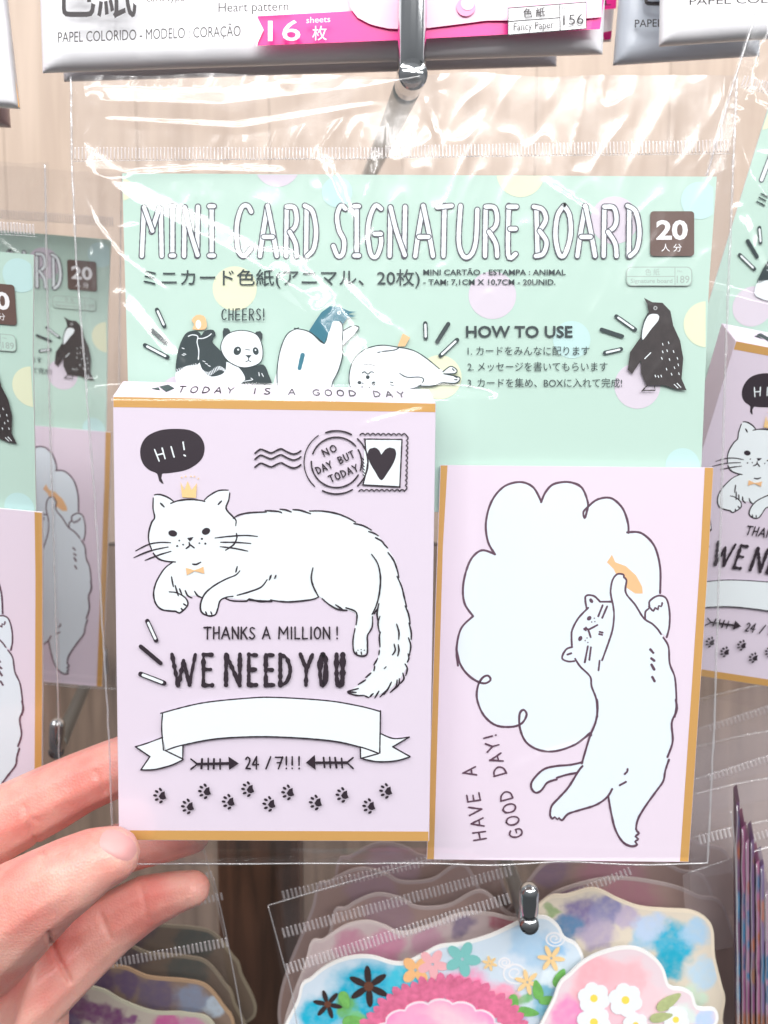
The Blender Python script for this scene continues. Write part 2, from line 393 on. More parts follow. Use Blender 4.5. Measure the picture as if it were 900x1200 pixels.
# sparks
pr = Print(plane_surf(HY))
sp = []
for a, b, s_, w_ in [((180, 135), (215, 213), 0, 5.2), ((140, 220), (222, 293), 1, 5), ((122, 305), (230, 362), 0, 5.2)]:
    q = KP([a, b]); sp.append((q[0], q[1], s_, w_))
for a, b, s_, w_ in [((648, 200), (650, 270), 0, 5.2), ((758, 203), (705, 288), 1, 5), ((800, 280), (720, 355), 0, 5.2)]:
    q = KS([a, b]); sp.append((q[0], q[1], s_, w_))
for a, b, s_, w_ in [((558, 118), (622, 163), 0, 5), ((508, 163), (578, 186), 1, 4.6), ((520, 242), (574, 230), 0, 5)]:
    q = KR([a, b]); sp.append((q[0], q[1], s_, w_))
sparks(pr, sp, INKT, WHITEP, header)
# pandas
pr = Print(plane_surf(HY))
pr.poly(KP([(272, 430), (300, 408), (380, 390), (500, 385), (560, 400), (600, 440), (608, 480), (590, 512), (400, 515), (290, 505), (268, 462)]), WHITEP)
pr.poly(KP([(520, 372), (580, 405), (650, 405), (690, 398), (713, 440), (722, 505), (580, 500), (602, 470), (590, 435), (555, 395)]), INKT)
pr.poly(KP([(315, 252), (340, 237), (375, 238), (392, 262), (378, 300), (382, 390), (320, 405), (272, 432), (275, 360), (290, 300)]), INKT)
pr.poly(KP([(376, 262), (395, 255), (410, 234), (450, 232), (461, 258), (445, 288), (500, 350), (512, 400), (497, 440), (440, 455), (402, 428), (383, 380), (376, 300)]), INKT)
pr.stroke(KP([(330, 262), (350, 255), (375, 262), (372, 290), (380, 330), (378, 372)]), 1.2, WHITEP)
pr.stroke(KP([(378, 272), (400, 272), (425, 262), (440, 250)]), 1.2, WHITEP)
for i in range(16):
    x = 395+i*7; pr.stroke(KP([(x, 420+14*math.sin(i*.4)), (x+5, 436+14*math.sin(i*.4))]), .9, WHITEP)
for i in range(10):
    x = 275+i*10; pr.stroke(KP([(x, 420-i*3), (x+5, 432-i*3)]), .9, WHITEP)
for a in ((300, 318), (308, 345), (300, 350), (400, 380), (412, 392), (425, 402)): pr.stroke(KP([a, (a[0]+10, a[1]+4)]), .9, WHITEP)
pr.poly(KP([(500, 285), (495, 240), (500, 223), (520, 224), (533, 246), (520, 275)]), INKT)
pr.poly(KP([(645, 255), (655, 240), (675, 237), (686, 252), (680, 285), (660, 282)]), INKT)
face = KP([(486, 305), (510, 258), (560, 236), (620, 238), (665, 262), (686, 318), (682, 375), (650, 402), (590, 412), (530, 388), (495, 348)])
pr.poly(face, WHITEP); pr.stroke(face, 1.1, INKT, closed=True)
pr.ellipse(*KP([(565, 332)])[0], 4.3, 5.2, INKT, rot=.4); pr.ellipse(*KP([(653, 333)])[0], 3.4, 4.6, INKT, rot=-.3)
pr.ellipse(*KP([(569, 326)])[0], 1.2, 1.2, WHITEP); pr.ellipse(*KP([(652, 328)])[0], 1.0, 1.0, WHITEP)
pr.poly(KP([(602, 352), (634, 352), (620, 368)]), INKT, smooth=False); pr.stroke(KP([(618, 366), (618, 378), (606, 384)]), 1, INKT); pr.stroke(KP([(618, 378), (630, 384)]), 1, INKT)
pr.stroke(KP([(604, 324), (624, 328)]), .9, INKT)
pr.stroke(KP([(668, 436), (670, 452)]), .9, WHITEP); pr.stroke(KP([(682, 440), (690, 455)]), .9, WHITEP); pr.stroke(KP([(595, 478), (640, 470), (630, 462)]), .9, WHITEP)
pr.poly(KP([(345, 185), (370, 160), (405, 165), (418, 200), (410, 228), (350, 228), (358, 205)]), PALEGOLD)
pr.ellipse(*KP([(378, 205)])[0], 3.2, 5.2, WHITEP)
word(pr, 'CHEERS!', 260, 362, 5.2, 13, 1.5, INKT, gap=.55)
pr.build('panda_drawing', header)
# leaning penguin
pr = Print(plane_surf(HY))
pr.poly(KS([(-60, 530), (-62, 420), (-45, 320), (-12, 250), (30, 224), (90, 240), (165, 298), (195, 195), (235, 188), (252, 215), (252, 290), (250, 360), (230, 430), (205, 480), (195, 530)]), WHITEP)
pr.poly(KS([(252, 237), (300, 212), (330, 220), (310, 250), (255, 305)]), WHITEP)
pr.poly(KS([(88, 240), (120, 190), (150, 147), (190, 118), (240, 122), (283, 142), (320, 145), (284, 152), (284, 159), (318, 165), (276, 172), (250, 207), (235, 190), (205, 190), (188, 240), (163, 298), (135, 272)]), mat('glare_teal_ink', (.03, .17, .23), .4), smooth=False)  # dark print, with the film glare over it painted in as teal
for q in ([(20, 224), (90, 240), (163, 298)], [(238, 190), (252, 215), (250, 300), (250, 360), (230, 430), (205, 480), (196, 528)], [(255, 235), (300, 212), (330, 220), (310, 250), (257, 303)], [(40, 222), (-12, 250), (-45, 320), (-62, 420), (-60, 528)]):
    pr.stroke(KS(q), 1.3, INKT)
pr.ellipse(*KS([(234, 150)])[0], 2.0, 2.0, WHITEP); pr.ellipse(*KS([(235, 150)])[0], .9, .9, INKT)
pr.stroke(KS([(60, 352), (45, 415)]), 5, mat('glare_teal_ink', (0, 0, 0)))
pr.build('leaning_penguin_drawing', header)
# seal
pr = Print(plane_surf(HY))
o1 = [(295, 535), (283, 480), (290, 410), (320, 355), (370, 320), (440, 305), (520, 315), (590, 330), (650, 365), (715, 418), (735, 428)]
o2 = [(735, 442), (812, 462), (790, 487), (730, 485), (680, 500), (620, 502), (570, 520), (480, 530)]
pr.poly(KS(o1+o2), WHITEP); pr.poly(KS([(732, 430), (770, 406), (800, 425), (790, 440), (745, 442)]), WHITEP)
for q in ([(298, 530), (283, 480), (290, 410), (320, 355), (370, 320), (440, 305), (520, 315), (590, 330), (650, 365), (715, 418)], [(732, 432), (770, 406), (800, 425), (790, 440), (745, 442)], [(737, 442), (812, 460), (793, 487), (730, 485), (680, 500), (615, 500)],
          [(525, 440), (560, 458), (620, 458), (640, 470), (620, 500), (570, 516), (480, 527)], [(345, 400), (380, 396), (410, 405)], [(440, 335), (500, 328), (520, 318)], [(345, 438), (358, 432), (372, 444), (388, 432), (402, 436)],
          [(788, 455), (800, 460)], [(788, 470), (800, 470)], [(778, 418), (786, 426)], [(345, 486), (350, 490)], [(480, 482), (492, 484)], [(482, 494), (494, 496)]):
    pr.stroke(KS(q), 1.3, INKT)
pr.stroke(KS([(420, 340), (432, 337)]), 1.2, INKT)
for x, y, r in ((372, 458, 2.3), (332, 484, 2.2), (400, 488, 2.3), (345, 505, 1), (380, 508, 1)): pr.ellipse(*KS([(x, y)])[0], r, r, INKT)
pr.poly(KS([(515, 310), (540, 248), (575, 268), (550, 310)]), PALEGOLD, smooth=False)
pr.build('seal_drawing', header)
# standing penguin
pr = Print(plane_surf(HY))
pr.poly(KR([(652, 55), (680, 70), (715, 72), (742, 100), (752, 150), (775, 200), (786, 260), (780, 330), (797, 370), (765, 367), (720, 352), (660, 352), (642, 310), (642, 268), (612, 314), (597, 300), (605, 240), (640, 190), (652, 130), (668, 105), (664, 78)]), BLACKG, smooth=False)
pr.poly(KR([(672, 112), (700, 112), (702, 130), (678, 160), (648, 198), (646, 172), (656, 135)]), WHITEP)
pr.stroke(KR([(666, 108), (655, 130), (645, 168), (644, 200)]), 1.3, INKT)
pr.ellipse(*KR([(691, 90)])[0], 2.4, 2.4, mat('penguin_eye_grey', (.4, .42, .42))); pr.ellipse(*KR([(691, 90)])[0], 1.2, 1.2, BLACKG)
random.seed(3)
for x, y in ((715, 210), (735, 205), (712, 258), (730, 232), (738, 262), (752, 235), (755, 290), (768, 280), (770, 310), (728, 295), (745, 312), (690, 318), (700, 320), (710, 318), (715, 236), (765, 258)): pr.stroke(KR([(x, y), (x+2, y+6)]), 1.0, WHITEP)
pr.stroke(KR([(655, 262), (675, 242)]), 1.2, WHITEP); pr.stroke(KR([(755, 350), (768, 362)]), 1.0, WHITEP); pr.stroke(KR([(765, 346), (778, 360)]), 1.0, WHITEP)
for q in ([(665, 352), (645, 370), (690, 370), (688, 356)], [(655, 362), (645, 373)]): pr.stroke(KR(q), 1.4, BLACKG, smooth=False)
pr.build('standing_penguin_drawing', header)

# ================================================================= inner mini card
CY = -0.0016
O_C = P(655, 1008, CY)
card = thing('mini_card', 'lilac mini card with big white cat holding a speech cloud and gold side bands', 'card', O_C)
slab('panel', [(516, 545), (836, 548), (831, 640), (821, 800), (807, 1010), (500, 1007)], CY, .0009, LILAC2, card, PAPER)
pr = Print(plane_surf(CY))
pr.poly([(516.5, 545.5), (524.5, 545.5), (519, 640), (508.5, 1007), (500.5, 1006.8)], GOLD, smooth=False); pr.build('gold_band', card)
pr.poly([(826, 548), (835.8, 548.3), (830.8, 640), (820.8, 800), (806.8, 1009.8), (796.8, 1009.5), (811, 800), (821.5, 640)], GOLD, smooth=False)
pr.build('gold_band', card)
pr = Print(plane_surf(CY))
cl = KA([(355, 125), (330, 82), (290, 66), (240, 80), (202, 125), (184, 190), (190, 250), (212, 290), (170, 278), (135, 310), (114, 380), (117, 440), (142, 482), (107, 520), (93, 580), (100, 635)])+KB([(120, 70), (165, 105), (155, 150), (175, 205), (215, 238), (290, 240), (305, 285), (350, 315), (400, 318), (460, 295), (503, 262)])
cr2 = KA([(680, 480), (722, 410), (725, 340), (708, 270), (670, 228), (628, 220), (608, 150), (570, 116), (530, 120), (502, 142), (487, 90), (440, 66), (390, 76)])
pr.poly(cl+cr2, WHITEB, smooth=False)
lw = 2.6
for q in ([(355, 125), (330, 82), (290, 66), (240, 80), (202, 125), (184, 190), (190, 250), (212, 290)], [(212, 290), (170, 278), (135, 310), (114, 380), (117, 440), (144, 482)], [(144, 482), (107, 520), (93, 580), (97, 635)],
          [(355, 128), (370, 95), (395, 72), (440, 66), (480, 82), (500, 130), (496, 160), (490, 178), (486, 160), (498, 145), (530, 120), (572, 116), (606, 145), (624, 190), (626, 224)], [(622, 222), (665, 224), (705, 262), (724, 330), (724, 410)]):
    pr.stroke(KA(q), lw, INKL)
pr.stroke(KB([(92, 0), (105, 50), (135, 88), (175, 108), (198, 98), (190, 84), (172, 92), (158, 120), (157, 160), (178, 208), (215, 238), (262, 243), (295, 232), (310, 205), (300, 190), (288, 205), (290, 250), (310, 292), (350, 315), (400, 318), (460, 298), (508, 262)]), lw, INKL)
body = KC([(440, 290), (430, 240), (440, 180), (465, 148), (500, 150), (512, 180), (510, 245), (560, 310), (605, 380), (650, 410), (690, 455), (715, 485), (740, 550), (745, 630), (770, 690), (775, 780), (780, 850)])+KD([(790, 50), (765, 110), (770, 200), (750, 275), (735, 340), (725, 390), (690, 440), (640, 510), (605, 570), (595, 620), (605, 660), (600, 695), (570, 702), (530, 680), (495, 620), (475, 540), (466, 475), (440, 482), (400, 505), (320, 530), (265, 550), (240, 578), (200, 570), (183, 555), (190, 510), (225, 470), (270, 420), (315, 345)])
tail = KD([(315, 345), (220, 368), (170, 395), (140, 435), (110, 445), (90, 420), (100, 385), (150, 335), (210, 318), (335, 302)])
left = KD([(375, 175), (400, 110), (410, 50), (405, 0)])+KC([(357, 800), (325, 690), (280, 650), (245, 600), (205, 608), (172, 590), (195, 545), (228, 530), (222, 480), (245, 400), (303, 328), (298, 265), (340, 262), (375, 293)])
pr.poly(KC([(612, 380), (612, 345), (635, 325), (640, 285), (680, 260), (720, 275), (740, 340), (740, 420), (728, 478), (690, 455)]), WHITEB, smooth=False)
pr.poly(KC([(410, 85), (437, 45), (455, 85), (510, 105), (565, 155), (597, 215), (600, 250), (560, 250), (515, 220), (470, 170), (445, 120)]), PALEGOLD, smooth=False)
pr.poly(body+tail+left, WHITEB, smooth=False)
for q in ([(440, 300), (430, 240), (440, 180), (465, 148), (498, 150), (500, 165), (514, 180), (510, 245), (560, 310), (605, 380), (650, 410), (680, 440), (696, 465)], [(612, 380), (614, 345), (634, 325), (636, 290), (680, 262), (722, 275), (740, 340), (740, 420), (726, 480)],
          [(632, 318), (655, 342), (665, 325), (680, 335), (683, 315), (697, 318), (702, 300)], [(440, 295), (448, 360), (440, 440), (415, 520), (385, 602)], [(372, 604), (366, 655)], [(375, 293), (435, 293)], [(303, 328), (298, 265), (340, 262), (375, 293)],
          [(312, 325), (260, 380), (228, 440), (224, 480), (226, 530)], [(228, 532), (195, 545), (174, 590), (205, 608), (240, 606)], [(243, 594), (270, 635), (322, 688), (330, 740), (355, 810), (360, 900)],
          [(708, 482), (735, 530), (742, 620), (768, 690), (776, 780), (776, 850), (768, 900)], [(388, 312), (365, 370)], [(412, 318), (386, 378)], [(310, 528), (294, 612)], [(326, 534), (318, 600)],
          [(292, 440), (300, 428), (312, 440), (360, 416)], [(312, 440), (325, 480)], [(290, 436), (300, 444)], [(202, 572), (222, 565)], [(372, 452), (388, 456)], [(370, 464), (386, 468)]):
    pr.stroke(KC(q), 2.3, INKL)
for q in ([(640, 545), (655, 562)], [(645, 592), (660, 604)], [(646, 625), (660, 650)], [(650, 690), (662, 712)]): pr.stroke(KC(q), 3, INKL)
for x, y, rx, ry, ro in ((317, 380, 2.4, 3, .8), (270, 487, 2.3, 3.2, .5), (328, 288, 2, 3, -.6), (344, 380, .8, .8, 0), (330, 400, .8, .8, 0), (347, 398, .8, .8, 0), (306, 484, .8, .8, 0), (296, 498, .8, .8, 0), (310, 508, .8, .8, 0)): pr.ellipse(*KC([(x, y)])[0], rx, ry, INKL, rot=ro)
for q in ([(408, 0), (410, 50), (400, 110), (372, 180), (335, 305)], [(785, 0), (790, 50), (766, 110), (770, 200), (745, 275)], [(752, 288), (735, 340), (725, 390), (690, 440), (640, 510), (605, 570), (595, 620), (608, 640), (592, 655), (606, 668), (590, 680), (600, 695), (570, 702), (530, 680), (495, 620), (475, 540), (462, 465)],
          [(480, 428), (455, 468), (400, 505), (320, 530), (268, 548), (240, 578), (225, 566), (218, 574), (205, 562), (195, 570), (183, 555), (190, 510), (225, 470), (270, 420), (320, 340), (338, 318)], [(335, 300), (280, 312), (210, 318), (150, 335), (100, 385), (92, 420), (112, 445), (140, 435), (170, 397), (215, 382)], [(215, 374), (260, 360), (312, 350)], [(362, 168), (372, 160), (380, 170)], [(554, 332), (552, 345), (540, 356)], [(516, 410), (546, 394)]):
    pr.stroke(KD(q), 2.5, INKL)
pr.build('cat_and_cloud_drawing', card)
pr = Print(plane_surf(CY))
# rotated lettering, reads upward
def vword(txt, x, y, x2, y2, h, lw_):
    n = len(txt); L = math.dist((x, y), (x2, y2)); rot = math.atan2(y2-y, x2-x); adv = L/n
    for i, ch in enumerate(txt):
        if ch == ' ': continue
        cw = adv*.62*(.3 if ch in '!I' else 1)
        bx = x+math.cos(rot)*adv*i; by = y+math.sin(rot)*adv*i
        glyph(pr, ch, bx+math.sin(rot)*h, by-math.cos(rot)*h, cw, h, lw_, INKL, rot=rot, jit=.03)
vword('HAVE A', 570, 983, 556, 893, 15, 2.0)
vword('GOOD DAY!', 613, 979, 578, 848, 15, 2.0)
pr.build('greeting_lettering', card)

# ================================================================= card box
BY = -0.014
TL, TR, BR, BL = (132, 464), (511, 472), (503, 986.5), (139, 985)
bTL, bTR = (144, 446.5), (503, 456)
O_B = P(320, 986, BY+.006)
cbox = thing('card_box', 'lilac card box with reclining cat and WE NEED YOU, its corner under the thumb', 'box', O_B)
def box_part():
    f = [P(*TL, BY), P(*TR, BY), P(*BR, BY), P(*BL, BY)]
    bt = [P(*bTL, -.0025), P(*bTR, -.0025)]
    bb = [f[2]+Vector((-.0005, .0115, .001)), f[3]+Vector((.0005, .0115, .001))]
    v = f+bt+bb
    fc = [(0, 3, 2, 1), (4, 0, 1, 5), (4, 7, 3, 0), (1, 2, 6, 5), (3, 7, 6, 2), (4, 5, 6, 7)]
    me = bpy.data.meshes.new('carton'); bm = bmesh.new(); vs = [bm.verts.new(Vector(p)-O_B) for p in v]
    for q in fc: bm.faces.new([vs[i] for i in q])
    bmesh.ops.recalc_face_normals(bm, faces=bm.faces)
    bmesh.ops.bevel(bm, geom=list(bm.edges), offset=.00025, segments=2, affect='EDGES', profile=.5)
    bm.to_mesh(me); bm.free(); me.materials.append(LILAC)
    o = bpy.data.objects.new('carton', me); COL.objects.link(o); o.parent = cbox
box_part()
BS = plane_surf(BY)
pr = Print(BS)
e = .9
pr.poly([(132+e, 464+e), (511-e, 472+e), (511-e, 483), (132+e, 477)], GOLD, smooth=False); pr.build('gold_band', cbox)
pr.poly([(139+e, 973), (503-e, 974.5), (503-e, 986.5-e), (139+e, 985-e)], GOLD, smooth=False)
pr.build('gold_band', cbox)
# top flap lettering
def top_surf(x, y, l):
    # x: px along the front top edge, y: 0 (back) .. 1 (front)
    t = (x-132)/(511-132)
    a = P(TL[0]+t*(TR[0]-TL[0]), TL[1]+t*(TR[1]-TL[1]), BY); b = P(bTL[0]+t*(bTR[0]-bTL[0]), bTL[1]+t*(bTR[1]-bTL[1]), -.0025)
    n = Vector((0, -.35, 1)).normalized()
    return b.lerp(a, y)+n*(l+.00005)
pr = Print(top_surf)
x = 205
for ch in 'TODAY IS A GOOD DAY':
    if ch != ' ':
        for st in G[ch]:
            q = [(x+a*8, .28+b*.42) for a, b in st]
            vv = []
            for a, b in zip(q, q[1:]):
                n_ = Vector((b[0]-a[0], (b[1]-a[1])*17)); nn = Vector((-n_.y, n_.x)).normalized()*.75 if n_.length else Vector((0, 1))
                pr.raw([(a[0]+nn.x, a[1]+nn.y/17), (b[0]+nn.x, b[1]+nn.y/17), (b[0]-nn.x, b[1]-nn.y/17), (a[0]-nn.x, a[1]-nn.y/17)], [(0, 1, 2, 3)], INK, up=.000001)
    x += 15 if ch in 'IT ' else 14.5
pr.raw([(180, .35), (190, .2), (200, .45), (192, .7)], [(0, 1, 2, 3)], INKT); pr.raw([(172, .5), (180, .4), (184, .6)], [(0, 1, 2)], INKT)
pr.build('flap_lettering', cbox)

pr = Print(BS)
bub = K2([(190, 400), (195, 350), (225, 305), (290, 275), (370, 268), (440, 275), (490, 305), (512, 350), (508, 400), (480, 440), (420, 475), (340, 490), (300, 494), (296, 515), (308, 545), (285, 530), (275, 494), (235, 475), (205, 445)])
pr.poly(bub, INK)
for q in ([(262, 372), (285, 430)], [(300, 365), (315, 418)], [(272, 400), (306, 392)], [(345, 358), (360, 410)], [(405, 335), (411, 372)], [(410, 400), (417, 404)]): pr.stroke(K2(q), 1.7, WHITEP)
pr.build('speech_bubble', cbox)
pr = Print(BS)
catfill = K4([(205, 100), (255, 105), (320, 140), (405, 127), (495, 135), (520, 105), (580, 75), (640, 72), (645, 90), (625, 180), (665, 225), (685, 236)])+K5([(110, 120), (190, 108), (260, 103), (310, 105), (400, 108), (480, 115), (550, 135), (590, 160), (650, 190), (690, 220), (730, 275), (765, 330), (780, 400), (800, 460), (815, 530), (830, 600), (832, 670), (825, 740), (810, 800), (780, 850), (740, 890), (690, 915), (640, 925), (590, 918), (553, 903), (600, 875), (640, 840), (670, 790), (690, 740), (697, 690), (690, 620), (685, 560), (668, 555), (662, 600), (645, 640), (637, 690), (640, 730), (610, 745), (585, 735), (578, 700), (580, 640), (592, 590), (585, 555), (545, 540), (505, 535), (460, 510), (430, 485), (395, 497), (300, 507), (220, 500), (120, 500), (25, 490)])+K4([(600, 705), (580, 750), (565, 800), (520, 808), (485, 790), (475, 740), (485, 700), (440, 690), (400, 692), (385, 690), (402, 735), (395, 765), (350, 790), (300, 780), (240, 770), (210, 730), (200, 670), (215, 600), (245, 550), (290, 505), (310, 492), (260, 487), (215, 455), (190, 420), (172, 370), (175, 310), (190, 260), (205, 235), (197, 180), (198, 120)])
pr.poly(catfill, WHITEP, smooth=False)
L4 = [[(205, 100), (235, 97), (285, 115), (322, 142)], [(300, 150), (340, 135), (405, 127), (460, 130), (500, 138)], [(498, 130), (525, 105), (580, 75), (637, 72)], [(646, 88), (640, 130), (625, 180), (665, 228), (683, 250), (681, 280)], [(198, 118), (197, 180), (206, 232), (188, 262), (172, 320), (172, 370), (188, 420)],
      [(198, 442), (225, 472), (270, 488), (328, 493)], [(310, 495), (270, 525), (240, 565), (212, 620), (200, 680), (212, 735), (245, 770), (300, 780), (330, 782), (350, 792), (375, 775), (400, 745), (395, 715), (370, 690), (330, 672), (292, 668)], [(685, 325), (688, 350), (670, 390), (622, 424)],
      [(705, 545), (680, 570), (620, 595), (550, 635), (500, 680), (476, 735), (480, 785), (520, 808), (560, 802), (575, 770), (590, 720), (625, 700), (665, 694)], [(690, 688), (760, 668), (830, 640), (865, 597)], [(620, 705), (660, 720), (745, 722), (760, 710), (830, 726), (900, 718)], [(690, 520), (682, 552)],
      [(890, 570), (878, 598)], [(305, 580), (310, 610), (316, 637)], [(326, 630), (335, 660), (345, 690)], [(352, 650), (366, 685)], [(385, 660), (400, 690), (425, 703)], [(440, 665), (458, 690), (480, 700)], [(240, 148), (262, 170)], [(598, 135), (578, 156)],
      [(428, 505), (450, 507), (476, 494)], [(375, 738), (390, 748)], [(362, 765), (372, 778)], [(505, 785), (512, 802)], [(535, 785), (542, 802)], [(408, 378), (410, 398), (390, 414)], [(412, 390), (438, 410)]]
for q in L4: pr.stroke(K4(q), 2.1, INK, taper=.35)
for q in ([(300, 380), (240, 378), (170, 390), (95, 427)], [(285, 405), (200, 422), (140, 442), (85, 467)], [(302, 430), (230, 452), (150, 483)], [(560, 352), (650, 342), (740, 337), (808, 343)], [(592, 377), (680, 378), (770, 384)], [(590, 403), (670, 412), (752, 429)]): pr.stroke(K4(q), 1.8, INK, taper=.4)
for x, y, rx, ry, ro in ((312, 325, 5.2, 3.7, .2), (507, 313, 5, 3.9, -.4), (350, 367, 1, 1, 0), (373, 391, 1, 1, 0), (338, 399, 1.3, 1.1, 0), (483, 357, 1.3, 1.2, 0), (468, 382, 1, .9, 0), (503, 385, 1.3, 1.2, 0)): pr.ellipse(*K4([(x, y)])[0], rx, ry, INK, rot=ro)
pr.poly(K4([(396, 352), (434, 346), (424, 362), (412, 372)]), INK, smooth=False)
L5 = [[(50, 140), (75, 125), (120, 116), (195, 112)], [(190, 106), (250, 110), (262, 116)], [(255, 100), (280, 103), (305, 112)], [(312, 102), (345, 105), (390, 120)], [(385, 108), (440, 108), (500, 118), (550, 136), (588, 157)], [(580, 163), (620, 172), (658, 192)], [(645, 198), (668, 205), (688, 217)], [(675, 225), (700, 238), (712, 250)], [(705, 245), (728, 270)],
      [(730, 290), (755, 325), (770, 365), (778, 400)], [(770, 395), (790, 440), (800, 480), (812, 530)], [(805, 525), (820, 560), (828, 605)], [(822, 600), (832, 640), (832, 672)], [(820, 665), (830, 700), (824, 742)], [(818, 735), (822, 755), (815, 772)], [(805, 780), (815, 800), (808, 832)], [(795, 820), (800, 845), (785, 865)], [(780, 845), (778, 870), (757, 892)], [(770, 850), (765, 880), (740, 905)], [(745, 860), (730, 890), (712, 915)], [(735, 885), (715, 905), (695, 925)], [(690, 900), (672, 930)], [(665, 910), (650, 925)], [(628, 920), (645, 928)],
      [(625, 918), (590, 918), (553, 903), (600, 888)], [(553, 903), (590, 905)], [(600, 870), (632, 850)], [(632, 840), (655, 820)], [(668, 810), (672, 790)], [(668, 785), (685, 755)], [(690, 740), (692, 720)], [(695, 705), (692, 660), (697, 640)], [(692, 640), (686, 600), (695, 570)], [(688, 600), (682, 560), (690, 515)], [(682, 540), (668, 560)],
      [(658, 298), (685, 340), (697, 400), (692, 470), (678, 525), (660, 562)], [(400, 358), (393, 400), (402, 440), (425, 485)], [(425, 485), (395, 497), (300, 507), (230, 502), (215, 498)], [(220, 506), (130, 500), (115, 497)], [(440, 492), (470, 518), (510, 540), (550, 545)], [(500, 520), (530, 540)], [(545, 533), (585, 548), (594, 570), (590, 608)], [(585, 625), (576, 680), (582, 730), (610, 745), (637, 738), (640, 690), (640, 655), (660, 620), (662, 572)],
      [(238, 390), (232, 404)], [(215, 392), (210, 406)], [(768, 605), (778, 640), (777, 672)], [(757, 693), (762, 720), (750, 740)], [(775, 695), (778, 720), (773, 745)], [(714, 800), (722, 792)], [(590, 728), (594, 736)], [(612, 728), (614, 738)]]
for q in L5: pr.stroke(K5(q), 2.0, INK, taper=.35)
for x, y in ((598, 720), (612, 717), (626, 720)): pr.ellipse(*K5([(x, y)])[0], .7, .7, INK)
pr.poly(K4([(388, 527), (420, 535), (438, 541), (465, 532), (492, 520), (497, 562), (465, 552), (440, 546), (420, 556), (395, 570)]), PALEGOLD, smooth=False)
pr.build('reclining_cat_drawing', cbox)
pr = Print(BS)
pr.poly(K2([(392, 535), (412, 575), (428, 530), (448, 575), (475, 540), (470, 615), (400, 612)]), CREAM, smooth=False)
for x, y in ((398, 512), (418, 507), (445, 507), (462, 508), (482, 518)): pr.ellipse(*K2([(x, y)])[0], .9, .9, CREAM)
pr.build('crown_drawing', cbox)
pr = Print(BS)
for y0 in (215, 245, 285):
    pr.stroke(K3([(38, y0+4), (65, y0-16), (90, y0-8), (120, y0+2), (150, y0-12), (170, y0-18), (195, y0-5), (230, y0+8), (258, y0), (268, y0-8)]), 2.0, INK)
# stamp
pr.poly(K3([(588, 148), (775, 150), (765, 388), (580, 378)]), WHITEP, smooth=False)
for q in ([(586, 148), (776, 150)], [(776, 150), (765, 390)], [(765, 388), (580, 378)], [(590, 148), (594, 200), (604, 260), (592, 330), (580, 378)]): pr.stroke(K3(q), 1.7, INK, smooth=len(q) > 2)
def scallop(a, b, n, amp):
    q = [];
    (ax, ay), (bx, by) = K3([a, b]); dx, dy = bx-ax, by-ay; l = math.hypot(dx, dy); nx, ny = dy/l, -dx/l
    for i in range(n*5+1):
        t = i/(n*5); h = abs(math.sin(t*n*math.pi))*amp; q.append((ax+dx*t+nx*h, ay+dy*t+ny*h))
    pr.stroke(q, 1.5, INK, smooth=False)
scallop((565, 128), (800, 130), 9, 2.2); scallop((798, 130), (792, 405), 11, 2.2); scallop((790, 410), (560, 410), 9, -2.0)
hc = K3([(672, 355), (640, 310), (612, 260), (604, 220), (615, 196), (640, 190), (662, 205), (672, 226), (690, 202), (715, 190), (738, 196), (747, 222), (735, 265), (705, 315)])
pr.poly(hc, INK)
c0 = K3([(447, 265)])[0]
def ring(r, a0, a1, wd): pr.stroke([(c0[0]+r*math.cos(math.radians(a)), c0[1]+r*1.0*math.sin(math.radians(a))) for a in range(a0, a1+1, 8)], wd, INK)
ring(37, -110, -55, 1.9); ring(37, -48, 50, 1.8); ring(37, 60, 122, 1.9); ring(38, 132, 240, 1.3)
ring(29.5, -160, -40, 1.9); ring(29.5, -30, 20, 1.9); ring(29.5, 30, 185, 1.9)
for k in range(6): pr.stroke([(c0[0]+29+k*.4, c0[1]-6+k*4), (c0[0]+32+k*.3, c0[1]-3+k*4)], 1.2, INK)
def rw(t, x, y, x2, y2, h, lw_):
    n = len(t); rot = math.atan2(y2-y, x2-x); adv = math.dist((x, y), (x2, y2))/n
    for i, ch in enumerate(t):
        if ch != ' ': glyph(pr, ch, x+math.cos(rot)*adv*i, y+math.sin(rot)*adv*i, adv*.66, h, lw_, INK, rot=rot, jit=.02)
(a1, b1), (a2, b2) = K3([(372, 205), (450, 170)]); rw('NO', a1, b1, a2, b2, 7.6, 1.7)
(a1, b1), (a2, b2) = K3([(340, 292), (535, 202)]); rw('DAY BUT', a1, b1, a2, b2, 8, 1.6)
(a1, b1), (a2, b2) = K3([(405, 335), (555, 270)]); rw('TODAY', a1, b1, a2, b2, 8, 1.6)
pr.build('postmark_and_stamp', cbox)
pr = Print(BS)
random.seed(5)
x = 239
for ch, cw in [('T', 8), ('H', 7), ('A', 9), ('N', 7.5), ('K', 7), ('S', 6), (' ', 3), ('A', 9), (' ', 4), ('M', 11), ('I', 2), ('L', 6), ('L', 6), ('I', 2), ('O', 7), ('N', 8), (' ', 1), ('!', 3)]:
    if ch != ' ': glyph(pr, ch, x, 735, cw, 13.5, 1.9, INK)
    x += cw+3.0
pr.build('thanks_lettering', cbox)
pr = Print(BS)
for ch, a, b in [('W', 202, 229), ('E', 238, 249), ('N', 264, 282), ('E', 291, 301), ('E', 311, 321), ('D', 328, 340), ('Y', 352, 366), ('O', 375, 382), ('U', 394, 402)]:
    glyph(pr, ch, a, 767, b-a, 36, 4.6 if ch not in 'OU' else 5.6, INK, jit=.02, rough=.34)
pr.build('slogan_lettering', cbox)
pr = Print(BS)
sp = []
